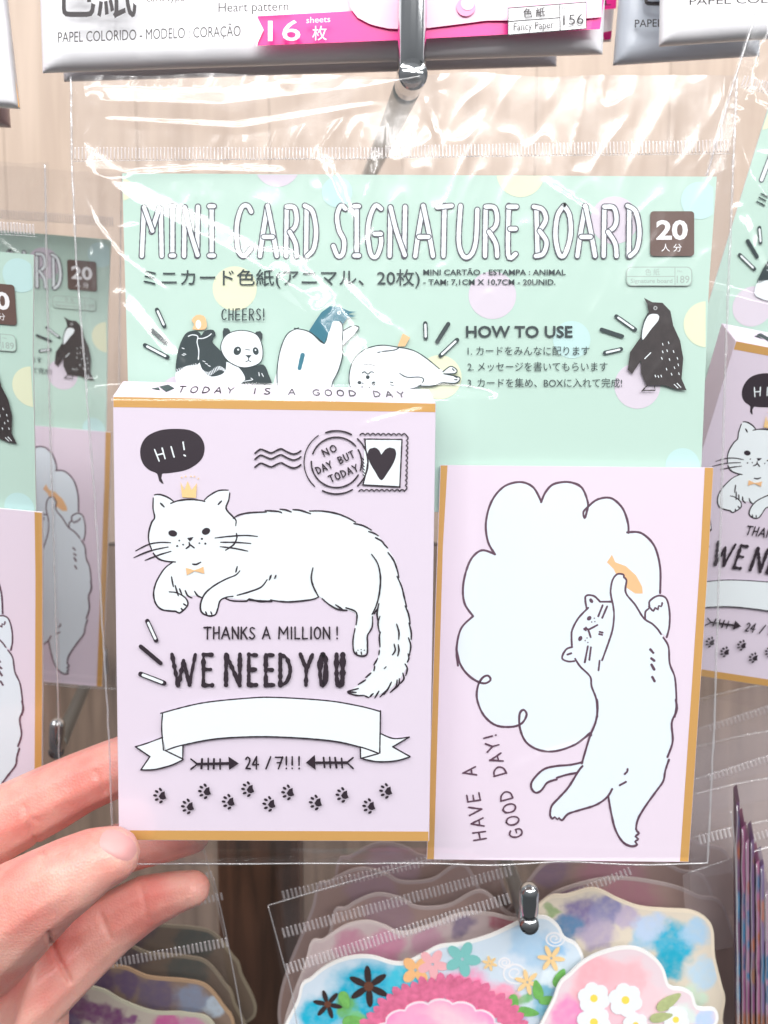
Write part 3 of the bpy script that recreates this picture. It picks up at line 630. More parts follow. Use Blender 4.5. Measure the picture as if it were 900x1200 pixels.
for a, b, s_, w_ in [((105, 57), (138, 130), 0, 5.4), ((80, 153), (155, 216), 1, 5), ((80, 257), (168, 291), 0, 6.0)]:
    q = K6([a, b]); sp.append((q[0], q[1], s_, w_))
sparks(pr, sp, INK, WHITEP, cbox)
pr = Print(BS)
bn = K7([(138, 85), (250, 55), (380, 42), (460, 41), (600, 50), (748, 78), (745, 195), (690, 178), (600, 160), (440, 150), (300, 155), (200, 172), (152, 188), (143, 150)])
tl1 = K7([(143, 152), (68, 178), (108, 205), (83, 242), (120, 240), (165, 228), (200, 213), (198, 175), (150, 188)])
tl2 = K7([(748, 142), (780, 155), (826, 152), (782, 178), (830, 206), (790, 217), (740, 219), (695, 210), (690, 178), (745, 198)])
pr.poly(tl1, WHITEP, smooth=False); pr.poly(tl2, WHITEP, smooth=False); pr.poly(bn, WHITEP, smooth=False)
for q in ([(138, 85), (250, 57), (380, 43), (460, 41), (600, 50), (690, 65), (748, 80)], [(748, 78), (746, 195)], [(143, 85), (141, 130), (146, 187)], [(155, 187), (200, 173), (300, 155), (440, 150), (600, 160), (690, 178), (742, 196)], [(143, 152), (100, 168), (68, 178)], [(68, 178), (108, 205)], [(108, 205), (83, 242)], [(83, 242), (120, 241), (165, 230), (200, 214)], [(200, 175), (199, 213)], [(150, 188), (200, 212)],
          [(750, 142), (785, 155), (828, 151)], [(828, 151), (782, 178)], [(782, 178), (830, 205)], [(830, 206), (790, 217), (740, 219), (700, 212)], [(692, 178), (693, 210)], [(695, 210), (742, 197)]):
    pr.stroke(K7(q), 1.7, INK, smooth=len(q) > 2)
pr.build('ribbon_banner_drawing', cbox)
pr = Print(BS)
for q, wd in (([(238, 226), (330, 224)], 3.2), ([(222, 212), (240, 226)], 2), ([(222, 240), (240, 226)], 2), ([(253, 212), (251, 238)], 2.6), ([(270, 210), (270, 240)], 2), ([(286, 212), (285, 238)], 2.6), ([(303, 212), (303, 240)], 2),
              ('x', 0), ([(570, 222), (655, 222)], 3.2), ([(672, 208), (655, 222)], 2), ([(672, 238), (655, 222)], 2), ([(590, 208), (593, 235)], 2.4), ([(607, 207), (609, 236)], 2), ([(622, 208), (626, 236)], 2.4), ([(640, 210), (642, 236)], 2)):
    if q == 'x': pr.poly(K7([(326, 205), (355, 224), (328, 242)]), INK, smooth=False); pr.build('arrow', cbox)
    else: pr.stroke(K7(q), wd, INK)
pr.poly(K7([(566, 200), (541, 222), (568, 242)]), INK, smooth=False)
pr.build('arrow', cbox)
pr = Print(BS)
for ch, a, b in [('2', 288, 293.5), ('4', 296, 303), ('/', 311, 318), ('7', 323, 331), ('!', 334, 337), ('!', 341, 344), ('!', 349, 352)]: glyph(pr, ch, a, 887, b-a, 14, 2.0, INK)
pr.build('number_lettering', cbox)
pr = Print(BS)
for (x, y) in [(135, 313), (212, 343), (259, 301), (325, 330), (379, 295), (438, 336), (490, 304), (567, 332), (641, 311), (715, 342), (762, 300)]:
    cx, cy = K7([(x, y)])[0]
    pr.poly([(cx-1, cy+1), (cx+2, cy-3.5), (cx+6, cy-5), (cx+6.2, cy-.5), (cx+8, cy+3.5), (cx+4, cy+5), (cx+1, cy+4.2)], INK)
    for dx, dy, r in ((-5.2, 0, .2), (-3.4, -4.6, .5), (-3.4, 4.8, -.3), (1, -7, .9), (1.6, 7.6, -.6)): pr.ellipse(cx+dx, cy+dy, 2.4, 1.5, INK, rot=r)
    pr.build('paw_print', cbox)

# ================================================================= bag of clear film
def seg(px, py, a, b):
    ax, ay = a; bx, by = b; vx, vy = bx-ax, by-ay; l2 = vx*vx+vy*vy
    t = max(0, min(1, ((px-ax)*vx+(py-ay)*vy)/l2)); return math.hypot(px-ax-vx*t, py-ay-vy*t), t
# creases: polyline, half width px, height m
CREASES = [([(88, 184), (160, 238), (245, 280), (330, 326), (372, 352)], 20, .385), ([(95, 222), (112, 262), (140, 300), (200, 345)], 4, .42),
           ([(378, 190), (396, 228), (410, 262)], 9, .60), ([(440, 185), (436, 215), (424, 250)], 7, .40), ([(326, 322), (370, 372), (425, 450)], 32, .43), ([(140, 352), (170, 388), (205, 430)], 15, .43),
           ([(400, 330), (440, 372), (470, 392)], 7, .43), ([(110, 118), (260, 122), (440, 100), (520, 84)], 17, .36), ([(120, 140), (280, 150), (440, 122)], 6, .35), ([(70, 204), (130, 208), (230, 200), (330, 202)], 7, .36),
           ([(492, 100), (505, 140), (518, 175)], 4, .5), ([(490, 112), (540, 82)], 5, .36), ([(846, 190), (843, 420), (838, 700)], 6, .3), ([(855, 200), (852, 430)], 4, .3),
           ([(98, 230), (110, 420), (122, 640)], 7, .3), ([(115, 270), (125, 420)], 5, .3), ([(360, 1002), (420, 992), (450, 1006)], 5, .38), ([(810, 960), (845, 1014)], 5, .40), ([(500, 985), (640, 992), (840, 1000)], 6, .34),
           ([(68, 196), (92, 216), (118, 226)], 8, .40), ([(140, 268), (180, 262)], 5, .36), ([(640, 215), (700, 255)], 7, .39), ([(590, 908), (640, 884), (705, 866)], 9, .37), ([(530, 1000), (600, 975), (640, 990)], 6, .38), ([(420, 500), (470, 486), (506, 478)], 5, .37)]
CREASES = [(q, wd, sl*wd*S) for q, wd, sl in CREASES]
def film_h(px, py, full=True):
    # height over header plane towards the camera
    dx = max((132-px)/40, 0, (px-511)/80); dy = max((468-py)/17, 0, (py-987)/30); d = math.hypot(dx, dy)
    h = .0026
    if full:
        t = max(0, 1-d); t = t*t*(3-2*t); h += .0127*t
        for q, wd, hh in CREASES:
            if not (min(a for a, b in q)-40 < px < max(a for a, b in q)+40 and min(b for a, b in q)-40 < py < max(b for a, b in q)+40): continue
            ds = min(seg(px, py, a, b)[0] for a, b in zip(q, q[1:]))
            if ds < wd*1.6:
                u = 1-ds/wd; u2 = .5*(u+math.sqrt(u*u+.006)); e0 = math.dist((px, py), q[0]); e1 = math.dist((px, py), q[-1])
                h += hh*u2*min(1, (min(e0, e1)+4)/22)
        k = 1.0 if (py < 455 or px < 125 or px > 838) else (.22 if py > 480 else 1-.78*(py-455)/25)
        v = Vector((px*.011, py*.007, 0)); h += k*(.0005*abs(noise.noise(v))+.00010*noise.noise(v*3.1))
        h += k*.00022*(1-abs(noise.noise(Vector((px*.03+py*.014, py*.01-px*.006, 3)))))**6
    else: h += .0003*noise.noise(Vector((px*.02, py*.02, 0)))
    return h
def bag_x(py):
    le = [(80, 83), (190, 84), (300, 89), (440, 100), (600, 112), (850, 127), (1012, 133)]; ri = [(80, 864), (200, 859), (400, 851), (600, 845), (850, 837), (1016, 829)]
    def ip(t):
        for (a, b), (c, d) in zip(t, t[1:]):
            if py <= c: return b+(d-b)*(py-a)/(c-a)
        return t[-1][1]
    return ip(le), ip(ri)
O_F = P(480, 1014, 0)
bag = thing('clear_bag', 'clear plastic bag held in the hand, around the mint header card and the lilac box', 'bag', O_F)
def sheet(name, m, parent, Yf, step, ytop=88, ybot=1013):
    nx = int(780/step); ny = int((ybot-ytop)/step); v = []; f = []
    for j in range(ny+1):
        py = ytop+(ybot-ytop)*j/ny; a, b = bag_x(py)
        for i in range(nx+1):
            px = a+(b-a)*i/nx; bw = 6*noise.noise(Vector((px*.01, j/ny*3, 5)))*(j == ny or j == 0)
            v.append(P(px, py+bw, Yf(px, py, i/nx, j/ny)))
    for j in range(ny):
        for i in range(nx):
            k = j*(nx+1)+i; f.append((k, k+nx+1, k+nx+2, k+1))
    return mesh_obj(name, v, f, m, parent, smooth=True)
def edge_f(u): return min(1, min(u, 1-u)/.02)
sheet('front_film', FILM, bag, lambda x, y, u, t: .0006-(film_h(x, y)+.0006)*(edge_f(u) if y < 440 or x > 500 else 1)*min(1, (1-t)/.012), 2.6)
sheet('back_film', FILMB, bag, lambda x, y, u, t: .0009+.0004*noise.noise(Vector((x*.02, y*.02, 9))), 12)
def tube_mesh(name, pts, rad, m, parent, n=8, caps=True, loc=None):
    """pts world Vectors, rad number or list"""
    v = []; f = []; N_ = len(pts); rad = rad if isinstance(rad, list) else [rad]*N_
    prev = None
    for i in range(N_):
        t = (pts[min(N_-1, i+1)]-pts[max(0, i-1)]).normalized()
        a = (prev-t*prev.dot(t)).normalized() if prev is not None else t.orthogonal().normalized()
        b = t.cross(a); prev = a
        for k in range(n):
            an = 2*math.pi*k/n; v.append(pts[i]+(a*math.cos(an)+b*math.sin(an))*rad[i])
    for i in range(N_-1):
        for k in range(n):
            f.append((i*n+k, i*n+(k+1) % n, (i+1)*n+(k+1) % n, (i+1)*n+k))
    if caps: f.append(tuple(range(n))[::-1]); f.append(tuple(range((N_-1)*n, N_*n)))
    return mesh_obj(name, v, f, m, parent, smooth=True, loc=loc)
def side_seam(idx, name='side_seam'):
    pts = []
    for k in range(150):
        py = 90+922*k/149; x = bag_x(py)[idx]; pts.append(P(x+.8*noise.noise(Vector((py*.05, idx, 0))), py, -.0006))
    tube_mesh(name, pts, [.00030*(1+.5*noise.noise(Vector((k*.4, idx, 2)))) for k in range(150)], SEAM, bag, 6)
side_seam(0); side_seam(1)
pts = [P(133+(829-133)*k/90, 1012+4*noise.noise(Vector((k*.08, 7, 0))), -.0008) for k in range(91)]
tube_mesh('bottom_seam', pts, .00025, SEAM, bag, 6)
# heat seal strip: many small ribs
def ribs(name, a, b, h, Y, parent, pitch=4.15, wdt=2.1, lean=0.0, m=None, lift=.0003):
    v = []; f = []; L = math.dist(a, b); n = int(L/pitch); tx, ty = (b[0]-a[0])/L, (b[1]-a[1])/L
    for i in range(n):
        t = (i+.5)/n; cx, cy = a[0]+(b[0]-a[0])*t, a[1]+(b[1]-a[1])*t
        yv = Y(cx, cy) if callable(Y) else Y
        hh = h*(1+.12*noise.noise(Vector((i*.3, cx*.01, 0)))); w2 = wdt/2*(1+.3*noise.noise(Vector((i*.7, 3, 0)))); nx, ny = -ty+lean, tx
        q = []
        for sx, sy in ((-1, -1), (1, -1), (1, 1), (-1, 1)): q.append((cx+tx*w2*sx+nx*hh/2*sy, cy+ty*w2*sx+ny*hh/2*sy))
        base = len(v)
        v += [P(x, y, yv) for x, y in q]+[P(cx+(x-cx)*.5, cy+(y-cy)*.8, yv-lift) for x, y in q]
        f += [(base+4, base+7, base+6, base+5)]+[(base+k, base+4+k, base+4+(k+1) % 4, base+(k+1) % 4) for k in range(4)]
    o = mesh_obj(name, v, f, m or RIB, parent); o['kind'] = 'stuff'; return o
hs = lambda x, y: .0004-film_h(x, y)*1.0-.0003
o = ribs('heat_seal_ribs', (86, 180), (450, 180), 15, hs, bag)
o = ribs('heat_seal_ribs', (450, 178), (855, 171), 15, hs, bag)
tube_mesh('seal_line', [P(86+770*k/120, 189-9*k/120, hs(86+770*k/120, 189)) for k in range(121)], .00010, SEAM, bag, 5)

# ================================================================= copies of the packet
def kids(o): return [c for c in bpy.data.objects if c.parent == o]
def copy_thing(root, M, label, group=None, scale=1.0, pivot=None, skip=()):
    """M rigid 4x4 world transform applied to the original"""
    r = root.copy(); COL.objects.link(r)
    loc = M @ Vector(root.location); rot = M.to_3x3()
    if scale != 1.0: loc = pivot+(loc-pivot)*scale
    r.location = loc; r.rotation_euler = rot.to_euler('XYZ'); r.scale = (scale,)*3
    r['label'] = label
    if group: r['group'] = group
    for c in kids(root):
        if c.name.split('.')[0] in skip: continue
        d = c.copy(); COL.objects.link(d); d.parent = r
    return r
def RM(a, b, c, t): return Matrix.Translation(Vector(t)) @ Euler((a, b, c), 'XYZ').to_matrix().to_4x4()
M_RH = RM(.08595, .23315, .00349, (.15238, .04823, .01766))
M_RB = RM(.2033, .15872, .03971, (.16054, .06227, .01127))
M_LF = RM(.14239, .08375, -.00971, (-.17945, .03079, -.00715))
M_LB = RM(.09292, .07852, .00219, (-.18592, .11353, .01351))
header['group'] = 'mint header cards'; bag['group'] = 'clear bags of signature boards'; card['group'] = 'lilac mini cards'; cbox['group'] = 'lilac card boxes'
copy_thing(header, M_RH, 'tilted mint header card at the right edge, above the half hidden lilac box')
copy_thing(bag, M_RH, 'tilted clear bag hanging at the right edge behind the held packet', scale=.88, pivot=CAM, skip=('back_film', 'bottom_seam'))
copy_thing(cbox, M_RB, 'half hidden lilac box at the right edge behind the held packet', scale=.93, pivot=CAM)
copy_thing(header, M_LF, 'mint header card cut by the left edge of the photo, before the dimmer one')
copy_thing(card, M_LF, 'lilac card cut by the left edge of the photo, just above the index finger')
copy_thing(bag, M_LF, 'clear bag at the left edge around the nearer mint header card', skip=('back_film',))
copy_thing(header, M_LB, 'dim mint header card with penguin seen through film beside the held packet')
copy_thing(card, M_LB, 'dim pink lilac card with cat seen through film above the left chrome hook')
copy_thing(bag, M_LB, 'farthest clear bag behind the left packets, around the dim penguin card', skip=('back_film',))

exec_marker = True
# ================================================================= chrome hooks
CHROME = mat('chrome', (.55, .57, .58), .13, metal=1.0)
def spline3(pts, k=8):
    out = []; n = len(pts)
    for i in range(n-1):
        p0, p1, p2, p3 = pts[max(0, i-1)], pts[i], pts[i+1], pts[min(n-1, i+2)]
        for s in range(k):
            t = s/k; out.append(.5*((2*p1)+(-p0+p2)*t+(2*p0-5*p1+4*p2-p3)*t*t+(-p0+3*p1-3*p2+p3)*t**3))
    return out+[pts[-1]]
def hook(label, back, front, tip, r, ytip):
    b = P(*back); f = P(*front); loc = b
    t = thing('display_hook', label, 'hook', b, 'chrome display hooks')
    k = spline3([b, b.lerp(f, .5), f-(f-b).normalized()*.009, f-(f-b).normalized()*.002+(P(*tip)-f).normalized()*.0006, f+(P(*tip)-f).normalized()*.0055+(f-b).normalized()*.0008, P(*tip)], 12)
    n = len(k); rad = [r]*n
    # rounded end
    e = (k[-1]-k[-2]).normalized()
    for j in range(1, 7):
        a = j/6*math.pi/2; k.append(k[n-1]+e*r*math.sin(a)); rad.append(max(r*math.cos(a), r*.05))
    cut = 12*2
    tube_mesh('rod', k[:cut+1], rad[:cut+1], mat('rod_dark_reflection', (.26, .30, .31), .33, metal=.85), t, 20)  # dark reflections along the rod are painted in as a darker steel
    tube_mesh('tip', k[cut:], rad[cut:], CHROME, t, 20)
    c = b.copy(); pl = mat('hook_plate', (.5, .5, .52), .3, metal=1)
    box_between('back_plate', (c.x-.008, c.y-.002, c.z-.008), (c.x+.008, c.y+.001, c.z+.008), pl, t)
hook('large chrome hook above the held packet, its upturned tip across the pink pack', (424, 226, .352), (482, 92, .018), (484, -60, .014), .0037, 0)
hook('chrome hook with rounded upturned tip below the held lilac card', (585, 985, .34), (619, 1080, .030), (620, 1045, .026), .0029, 0)
hook('dim chrome hook above the fingers, seen through clear film', (112, 775, .34), (66, 880, .125), (67, 850, .122), .0031, 0)

# ================================================================= paper packs along the top
MAG = mat('magenta_print', (.93, .02, .30), .35); LPK = mat('light_pink_print', (.92, .30, .55), .35); PACKW = mat('pack_white', (.80, .80, .83), .28, bump=.1, bscale=90)
PPK = mat('pale_pink_print', (.93, .55, .72), .35); INKB = mat('black_ink', (.02, .015, .018), .5); ORG = mat('orange_edge', (.85, .42, .08), .4)
def pack(name, label, quad, Y, depth=.010, m=PACKW, group=None, curl=26, pieces=40):
    """pillow pack; quad TL TR BR BL in px, rounded bottom and side edges"""
    t = thing(name, label, 'pack', P((quad[2][0]+quad[3][0])/2, (quad[2][1]+quad[3][1])/2, Y+depth/2), group)
    TLq, TRq, BRq, BLq = [Vector((*q, 0)) for q in quad]; v = []; f = []; n = pieces; mm = 24
    W = (TRq-TLq).length; H = (BLq-TLq).length
    for side in (0, 1):
        for j in range(mm+1):
            for i in range(n+1):
                u, w_ = i/n, j/mm; u = .5-.5*math.cos(math.pi*u); w2 = math.sin(w_*math.pi/2)
                p = TLq.lerp(TRq, u).lerp(BLq.lerp(BRq, u), w2)
                de = min(u*W, (1-u)*W, (1-w2)*H)
                k = min(1, de/curl); pr_ = math.sqrt(max(0, 1-(1-k)**2))
                off = depth/2*pr_*(1+.10*noise.noise(Vector((p.x*.012, p.y*.03, Y*50))))
                v.append(P(p.x, p.y, Y+depth/2-(off if side == 0 else -off)))
    st = (n+1)*(mm+1)
    for side in (0, 1):
        for j in range(mm):
            for i in range(n):
                a = side*st+j*(n+1)+i; q = (a, a+n+1, a+n+2, a+1); f.append(q if side == 0 else q[::-1])
    mesh_obj('wrapper', v, f, m, t, smooth=True)
    def surf(px, py, l):
        # front surface depth by inverse (quads are close to rectangles)
        w2 = max(0, min(1, (py-(quad[0][1]+(quad[1][1]-quad[0][1])*(px-quad[0][0])/(quad[1][0]-quad[0][0])))/H)); u = max(0, min(1, (px-quad[0][0])/W))
        de = min(u*W, (1-u)*W, (1-w2)*H); k = min(1, max(0, de)/curl); pr_ = math.sqrt(max(0, 1-(1-k)**2))
        return P(px, py, Y+depth/2-depth/2*pr_*1.1-l*50-.0006)
    return t, surf
pk, sf = pack('paper_pack', 'white and pink pack of heart patterned paper with the hook tip before it', [(42, -150), (716, -160), (706, 64), (50, 86)], .030)
def strip_poly(pr, top, bot, m):
    """polygon between two curves sampled with equal count, divided for bending"""
    n = len(top); 
    for i in range(n-1): 
        pr.raw([top[i], top[i+1], bot[i+1], bot[i]], [(0, 3, 2, 1)], m, up=0)
    pr.lift += .00001
pr = Print(sf)
def rs(pts, n):
    d = [0]
    for a, b in zip(pts, pts[1:]): d.append(d[-1]+math.dist(a, b))
    out = []
    for i in range(n):
        t = d[-1]*i/(n-1)
        for k in range(len(d)-1):
            if t <= d[k+1]+1e-9:
                q = (t-d[k])/(d[k+1]-d[k]); out.append((pts[k][0]+(pts[k+1][0]-pts[k][0])*q, pts[k][1]+(pts[k+1][1]-pts[k][1])*q)); break
    return out
strip_poly(pr, rs([(302, 19), (410, 13), (560, 4), (708, -2)], 40), rs([(302, 53.5), (467, 47), (600, 40), (703, 34)], 40), MAG)
pr.poly([(300, 17), (309, 35), (300, 55)], PACKW, smooth=False)
strip_poly(pr, rs([(402, -60), (560, -60), (708, -60)], 40), rs([(410, 8), (418, 20), (435, 29), (458, 34), (500, 33), (540, 28), (570, 24), (620, 24), (660, 24), (705, 20)], 40), PPK)
pr.ellipse(546, 8, 11, 11, LPK); pr.ellipse(548, 4, 8, 8, PPK)
pr.build('pink_band', pk)
pr = Print(sf)
pr.text('PAPEL COLORIDO - MODELO : CORAÇÃO', 68, 282, 50, 12.5, INKB, slope=-.036)
pr.text('Heart pattern', 256, 338, 14, 11, INKB, slope=-.02); pr.text('card type', 172, 216, 2, 7.5, INKB, slope=-.02)
pr.text('色紙', 66, 160, 15, 46, INKB, bold=.012); pr.text('16', 314, 352, 48, 24, WHITE, slope=-.02, bold=.006); pr.text('sheets', 359, 387, 27, 7, WHITE, slope=-.05); pr.text('枚', 366, 383, 46, 13, WHITE, slope=-.02)
pr.build('pack_lettering', pk)
pr = Print(sf)
qd = [(595, 9), (687, 2), (687.5, 34), (595, 41.5)]
pr.poly(qd, INKB, smooth=False); pr.poly([(596, 10.2), (686.2, 3.2), (686.6, 33), (596, 40.3)], WHITE, smooth=False)
pr.stroke([(596, 25), (656, 20.5)], .9, INKB); pr.stroke([(656, 6), (656.5, 36)], .9, INKB)
pr.text('色 紙', 613, 639, 20, 8.5, INKB, slope=-.07, bold=.01); pr.text('Fancy Paper', 602, 649, 36, 9, INKB, slope=-.07); pr.text('156', 660, 684, 29.5, 12, INKB, slope=-.07); pr.text('No.', 659, 667, 11, 3, INKB)
pr.build('catalogue_box', pk)
pack('paper_pack', 'shaded white pack end hanging just under and behind the pink heart pack', [(60, -150), (660, -160), (652, 78), (75, 96)], .055, m=mat('pack_shade_white', (.55, .54, .58), .3, bump=.1, bscale=90))  # shadow on this white pack is put into its greyer colour
pk2, sf2 = pack('paper_pack', 'white pack with cropped black lettering in the upper right corner', [(776, -150), (1000, -160), (990, 40), (772, 55)], .030)
pr = Print(sf2); pr.text('PAPEL COLORIDO', 808, 960, 6, 9, INKB, slope=-.03, bold=.004); pr.build('pack_lettering', pk2)
pk3, sf3 = pack('paper_pack', 'bluish white pack lettered PAPEL, partly covered by the corner pack', [(738, -150), (900, -155), (890, 66), (718, 77)], .052, m=mat('pack_blue_white', (.66, .72, .80), .3))
pr = Print(sf3); pr.text('PAPEL', 744, 776, 32, 9, INKB, slope=-.03, bold=.004); pr.text('色紙', 750, 820, 3, 30, INKB, bold=.02); pr.build('pack_lettering', pk3)
pk4, sf4 = pack('paper_pack', 'narrow visible edge of pink pack between the heart pack and the PAPEL pack', [(640, -150), (735, -155), (716, 49), (640, 55)], .075, m=PACKW)
pr = Print(sf4); pr.poly([(700, -40), (724, -42), (722, 10), (700, 12)], MAG, smooth=False); pr.poly([(706, 38), (717, 36), (716, 46), (708, 47)], MAG, smooth=False); pr.text('L', 709, 716, 6, 6, INKB); pr.build('pink_band', pk4)
pk5, sf5 = pack('paper_pack', 'pink and orange edged pack in the upper left corner', [(-160, -150), (-8, -155), (24, 128), (-150, 118)], .040, m=PACKW, curl=10)
pr = Print(sf5); pr.poly([(-4, -20), (2, 30), (8, 88), (-60, 88), (-60, -20)], MAG, smooth=False)
pr.poly([(-3, -20), (2, -20), (12, 50), (23, 126), (17, 124), (9, 80)], ORG, smooth=False); pr.build('pink_and_orange_print', pk5)
pack('paper_pack', 'brownish pack end below the pink and orange pack in the upper left corner', [(-160, -120), (-10, -125), (13, 150), (-150, 140)], .058, m=mat('pack_mauve', (.50, .36, .36), .4), curl=10)

# ================================================================= die cut flower cards
def watercolor(name, base, spots, rough=.4):
    """spots: (x,z metres local to the thing, radius, colour)"""
    m = bpy.data.materials.new(name); m.use_nodes = True; nt = m.node_tree; b = nt.nodes['Principled BSDF']; N = nt.nodes.new; L = nt.links.new
    b.inputs['Roughness'].default_value = rough
    tc = N('ShaderNodeTexCoord'); nz = N('ShaderNodeTexNoise'); nz.inputs['Scale'].default_value = 170; nz.inputs['Detail'].default_value = 6; L(tc.outputs['Object'], nz.inputs[0])
    ms = N('ShaderNodeVectorMath'); ms.operation = 'MULTIPLY_ADD'; ms.inputs[1].default_value = (.009,)*3; L(nz.outputs['Color'], ms.inputs[0]); L(tc.outputs['Object'], ms.inputs[2])
    col = None
    n2 = N('ShaderNodeTexNoise'); n2.inputs['Scale'].default_value = 420; n2.inputs['Detail'].default_value = 5; L(tc.outputs['Object'], n2.inputs[0])
    prev = None
    for (x, z, r, c) in spots:
        sb = N('ShaderNodeVectorMath'); sb.operation = 'DISTANCE'; sb.inputs[1].default_value = (x+.0045, .0045, z+.0045); L(ms.outputs[0], sb.inputs[0])
        mr = N('ShaderNodeMapRange'); mr.interpolation_type = 'SMOOTHSTEP'; mr.inputs[1].default_value = r*1.05; mr.inputs[2].default_value = r*.55; L(sb.outputs['Value'], mr.inputs[0])
        ml = N('ShaderNodeMath'); ml.operation = 'MULTIPLY'; L(mr.outputs[0], ml.inputs[0])
        m3 = N('ShaderNodeMapRange'); m3.inputs[1].default_value = .25; m3.inputs[2].default_value = .6; m3.inputs[3].default_value = .72; m3.inputs[4].default_value = 1; L(n2.outputs[0], m3.inputs[0]); L(m3.outputs[0], ml.inputs[1])
        mx = N('ShaderNodeMix'); mx.data_type = 'RGBA'; L(ml.outputs[0], mx.inputs[0]); mx.inputs[7].default_value = (*c, 1)
        if prev is None: mx.inputs[6].default_value = (*base, 1)
        else: L(prev, mx.inputs[6])
        prev = mx.outputs[2]
    L(prev, b.inputs['Base Color']); return m
def diecut(name, label, outline, Y, base, spots, edge=(.86, .86, .84), thick=.0007, group='die cut flower cards', inset=3.5):
    o = P(sum(p[0] for p in outline)/len(outline), max(p[1] for p in outline), Y)
    t = thing(name, label, 'card', o, group)
    sp = []
    for (px, py, r, c) in spots:
        q = P(px, py, Y)-o; sp.append((q.x, q.z, r*pxm(Y), c))
    m = watercolor(name+'_print', base, sp)
    em = mat('cut_edge_%d' % int(edge[2]*100), edge, .45)
    pts = cr(outline, 4, True); 
    tri = [tuple(x) for x in tessellate_polygon([[Vector((a, b, 0)) for a, b in pts]])]
    n = len(pts); v = [P(a, b, Y) for a, b in pts]+[P(a, b, Y)+Vector((0, thick, 0)) for a, b in pts]
    f = list(tri)+[(a+n, b+n, c+n)[::-1] for a, b, c in tri]+[(i, n+i, n+(i+1) % n, (i+1) % n) for i in range(n)]
    me_o = mesh_obj('board', v, f, em, t)
    bm = bmesh.new(); bm.from_mesh(me_o.data); bmesh.ops.recalc_face_normals(bm, faces=bm.faces); bm.to_mesh(me_o.data); bm.free()
    # printed area, inset from the cut
    ins = []
    for i in range(n):
        a = pts[i-1]; b = pts[(i+1) % n]; dx, dy = b[0]-a[0], b[1]-a[1]; l = math.hypot(dx, dy) or 1; ins.append((pts[i][0]-dy/l*inset, pts[i][1]+dx/l*inset))
    pr = Print(plane_surf(Y)); pr.poly(ins, m, smooth=False); pr.build('watercolour_print', t)
    return t
def flower(parent, name, cx, cy, r, k, m, Y, core=None, wd=.34, lift=.0004, rot=0.3, thick=False):
    pr = Print(plane_surf(Y-lift))
    for i in range(k):
        a = rot+2*math.pi*i/k; pr.ellipse(cx+r*.55*math.cos(a), cy+r*.55*math.sin(a), r*.48, r*wd*.5, m, rot=a, n=12)
    if core: pr.ellipse(cx, cy, r*.24, r*.24, core, n=12)
    return pr.build(name, parent)
TQ = (.0, .42, .62); 
F1o = [(352, 1262), (350, 1165), (365, 1145), (385, 1130), (410, 1121), (435, 1120), (460, 1127), (475, 1127), (495, 1118), (515, 1108), (540, 1105), (560, 1100), (580, 1093), (605, 1081), (618, 1075), (640, 1074), (655, 1085), (662, 1098), (675, 1105), (683, 1118), (686, 1135), (700, 1200), (700, 1262)]
FY = .040
WHT = (.80, .84, .88)
f1s = [(430, 1165, 55, TQ), (375, 1190, 34, (.0, .45, .65)), (470, 1150, 26, (.05, .55, .72)), (405, 1180, 16, (.15, .45, .12)), (418, 1200, 20, (.2, .55, .2)), (500, 1195, 36, (.9, .2, .42)), (545, 1170, 46, (.93, .22, .45)), (455, 1190, 18, (.75, .08, .2)), (590, 1170, 26, (.9, .35, .5)), (620, 1110, 32, (.42, .62, .80)), (600, 1130, 22, (.65, .75, .85)), (650, 1110, 18, (.3, .55, .8)), (640, 1175, 26, (.2, .5, .65)), (660, 1170, 18, (.3, .45, .75)), (600, 1195, 22, (.5, .35, .65)), (612, 1170, 12, (.2, .5, .2)), (650, 1145, 20, (.75, .85, .9))]
fl1 = diecut('flower_card', 'turquoise die cut flower card with two black star blossoms and a pink scalloped flower', F1o, FY, (.62, .73, .82), f1s)
BLK = mat('black_petal', (.025, .012, .012), .5); OR2 = mat('orange_petal', (.90, .50, .22), .5); PK2 = mat('pink_petal', (.88, .45, .48), .5); TL2 = mat('teal_petal', (.20, .55, .52), .5); YL2 = mat('yellow_petal', (.88, .62, .30), .5)
DAI = mat('daisy_petal', (.82, .86, .88), .45); DYC = mat('daisy_core', (.88, .70, .10), .5); LF = mat('green_leaf', (.16, .45, .10), .5, var=.35, vscale=700); OLV = mat('olive_leaf', (.42, .48, .22), .5, var=.3, vscale=700); BRC = mat('brown_core', (.12, .04, .02), .5)
flower(fl1, 'black_blossom', 432, 1156, 24, 6, BLK, FY, BRC, .34, rot=.45); flower(fl1, 'black_blossom', 384, 1177, 17, 6, BLK, FY, BRC, .34, rot=.2)
flower(fl1, 'orange_blossom', 487, 1137, 18, 4, OR2, FY, None, .7, rot=.8); flower(fl1, 'pink_blossom', 507, 1130, 18, 5, PK2, FY, None, .6, rot=.2); flower(fl1, 'teal_blossom', 542, 1124, 21, 5, TL2, FY, None, .6, rot=.1)
flower(fl1, 'yellow_blossom', 574, 1129, 9, 6, YL2, FY, None, .4); flower(fl1, 'yellow_blossom', 618, 1151, 15, 6, YL2, FY, None, .36); flower(fl1, 'yellow_blossom', 646, 1123, 16, 6, YL2, FY, None, .36, rot=.1)
def leaf(parent, x, y, l, wd, rot, m, Y): 
    pr = Print(plane_surf(Y-.0005)); pts = []
    for k in range(16):
        a = 2*math.pi*k/16; X = l/2*math.cos(a); Z = wd/2*math.sin(a)*(1-.35*math.cos(a)); pts.append((x+X*math.cos(rot)-Z*math.sin(rot), y+X*math.sin(rot)+Z*math.cos(rot)))
    pr.poly(pts, m, smooth=False); pr.build('leaf', parent)
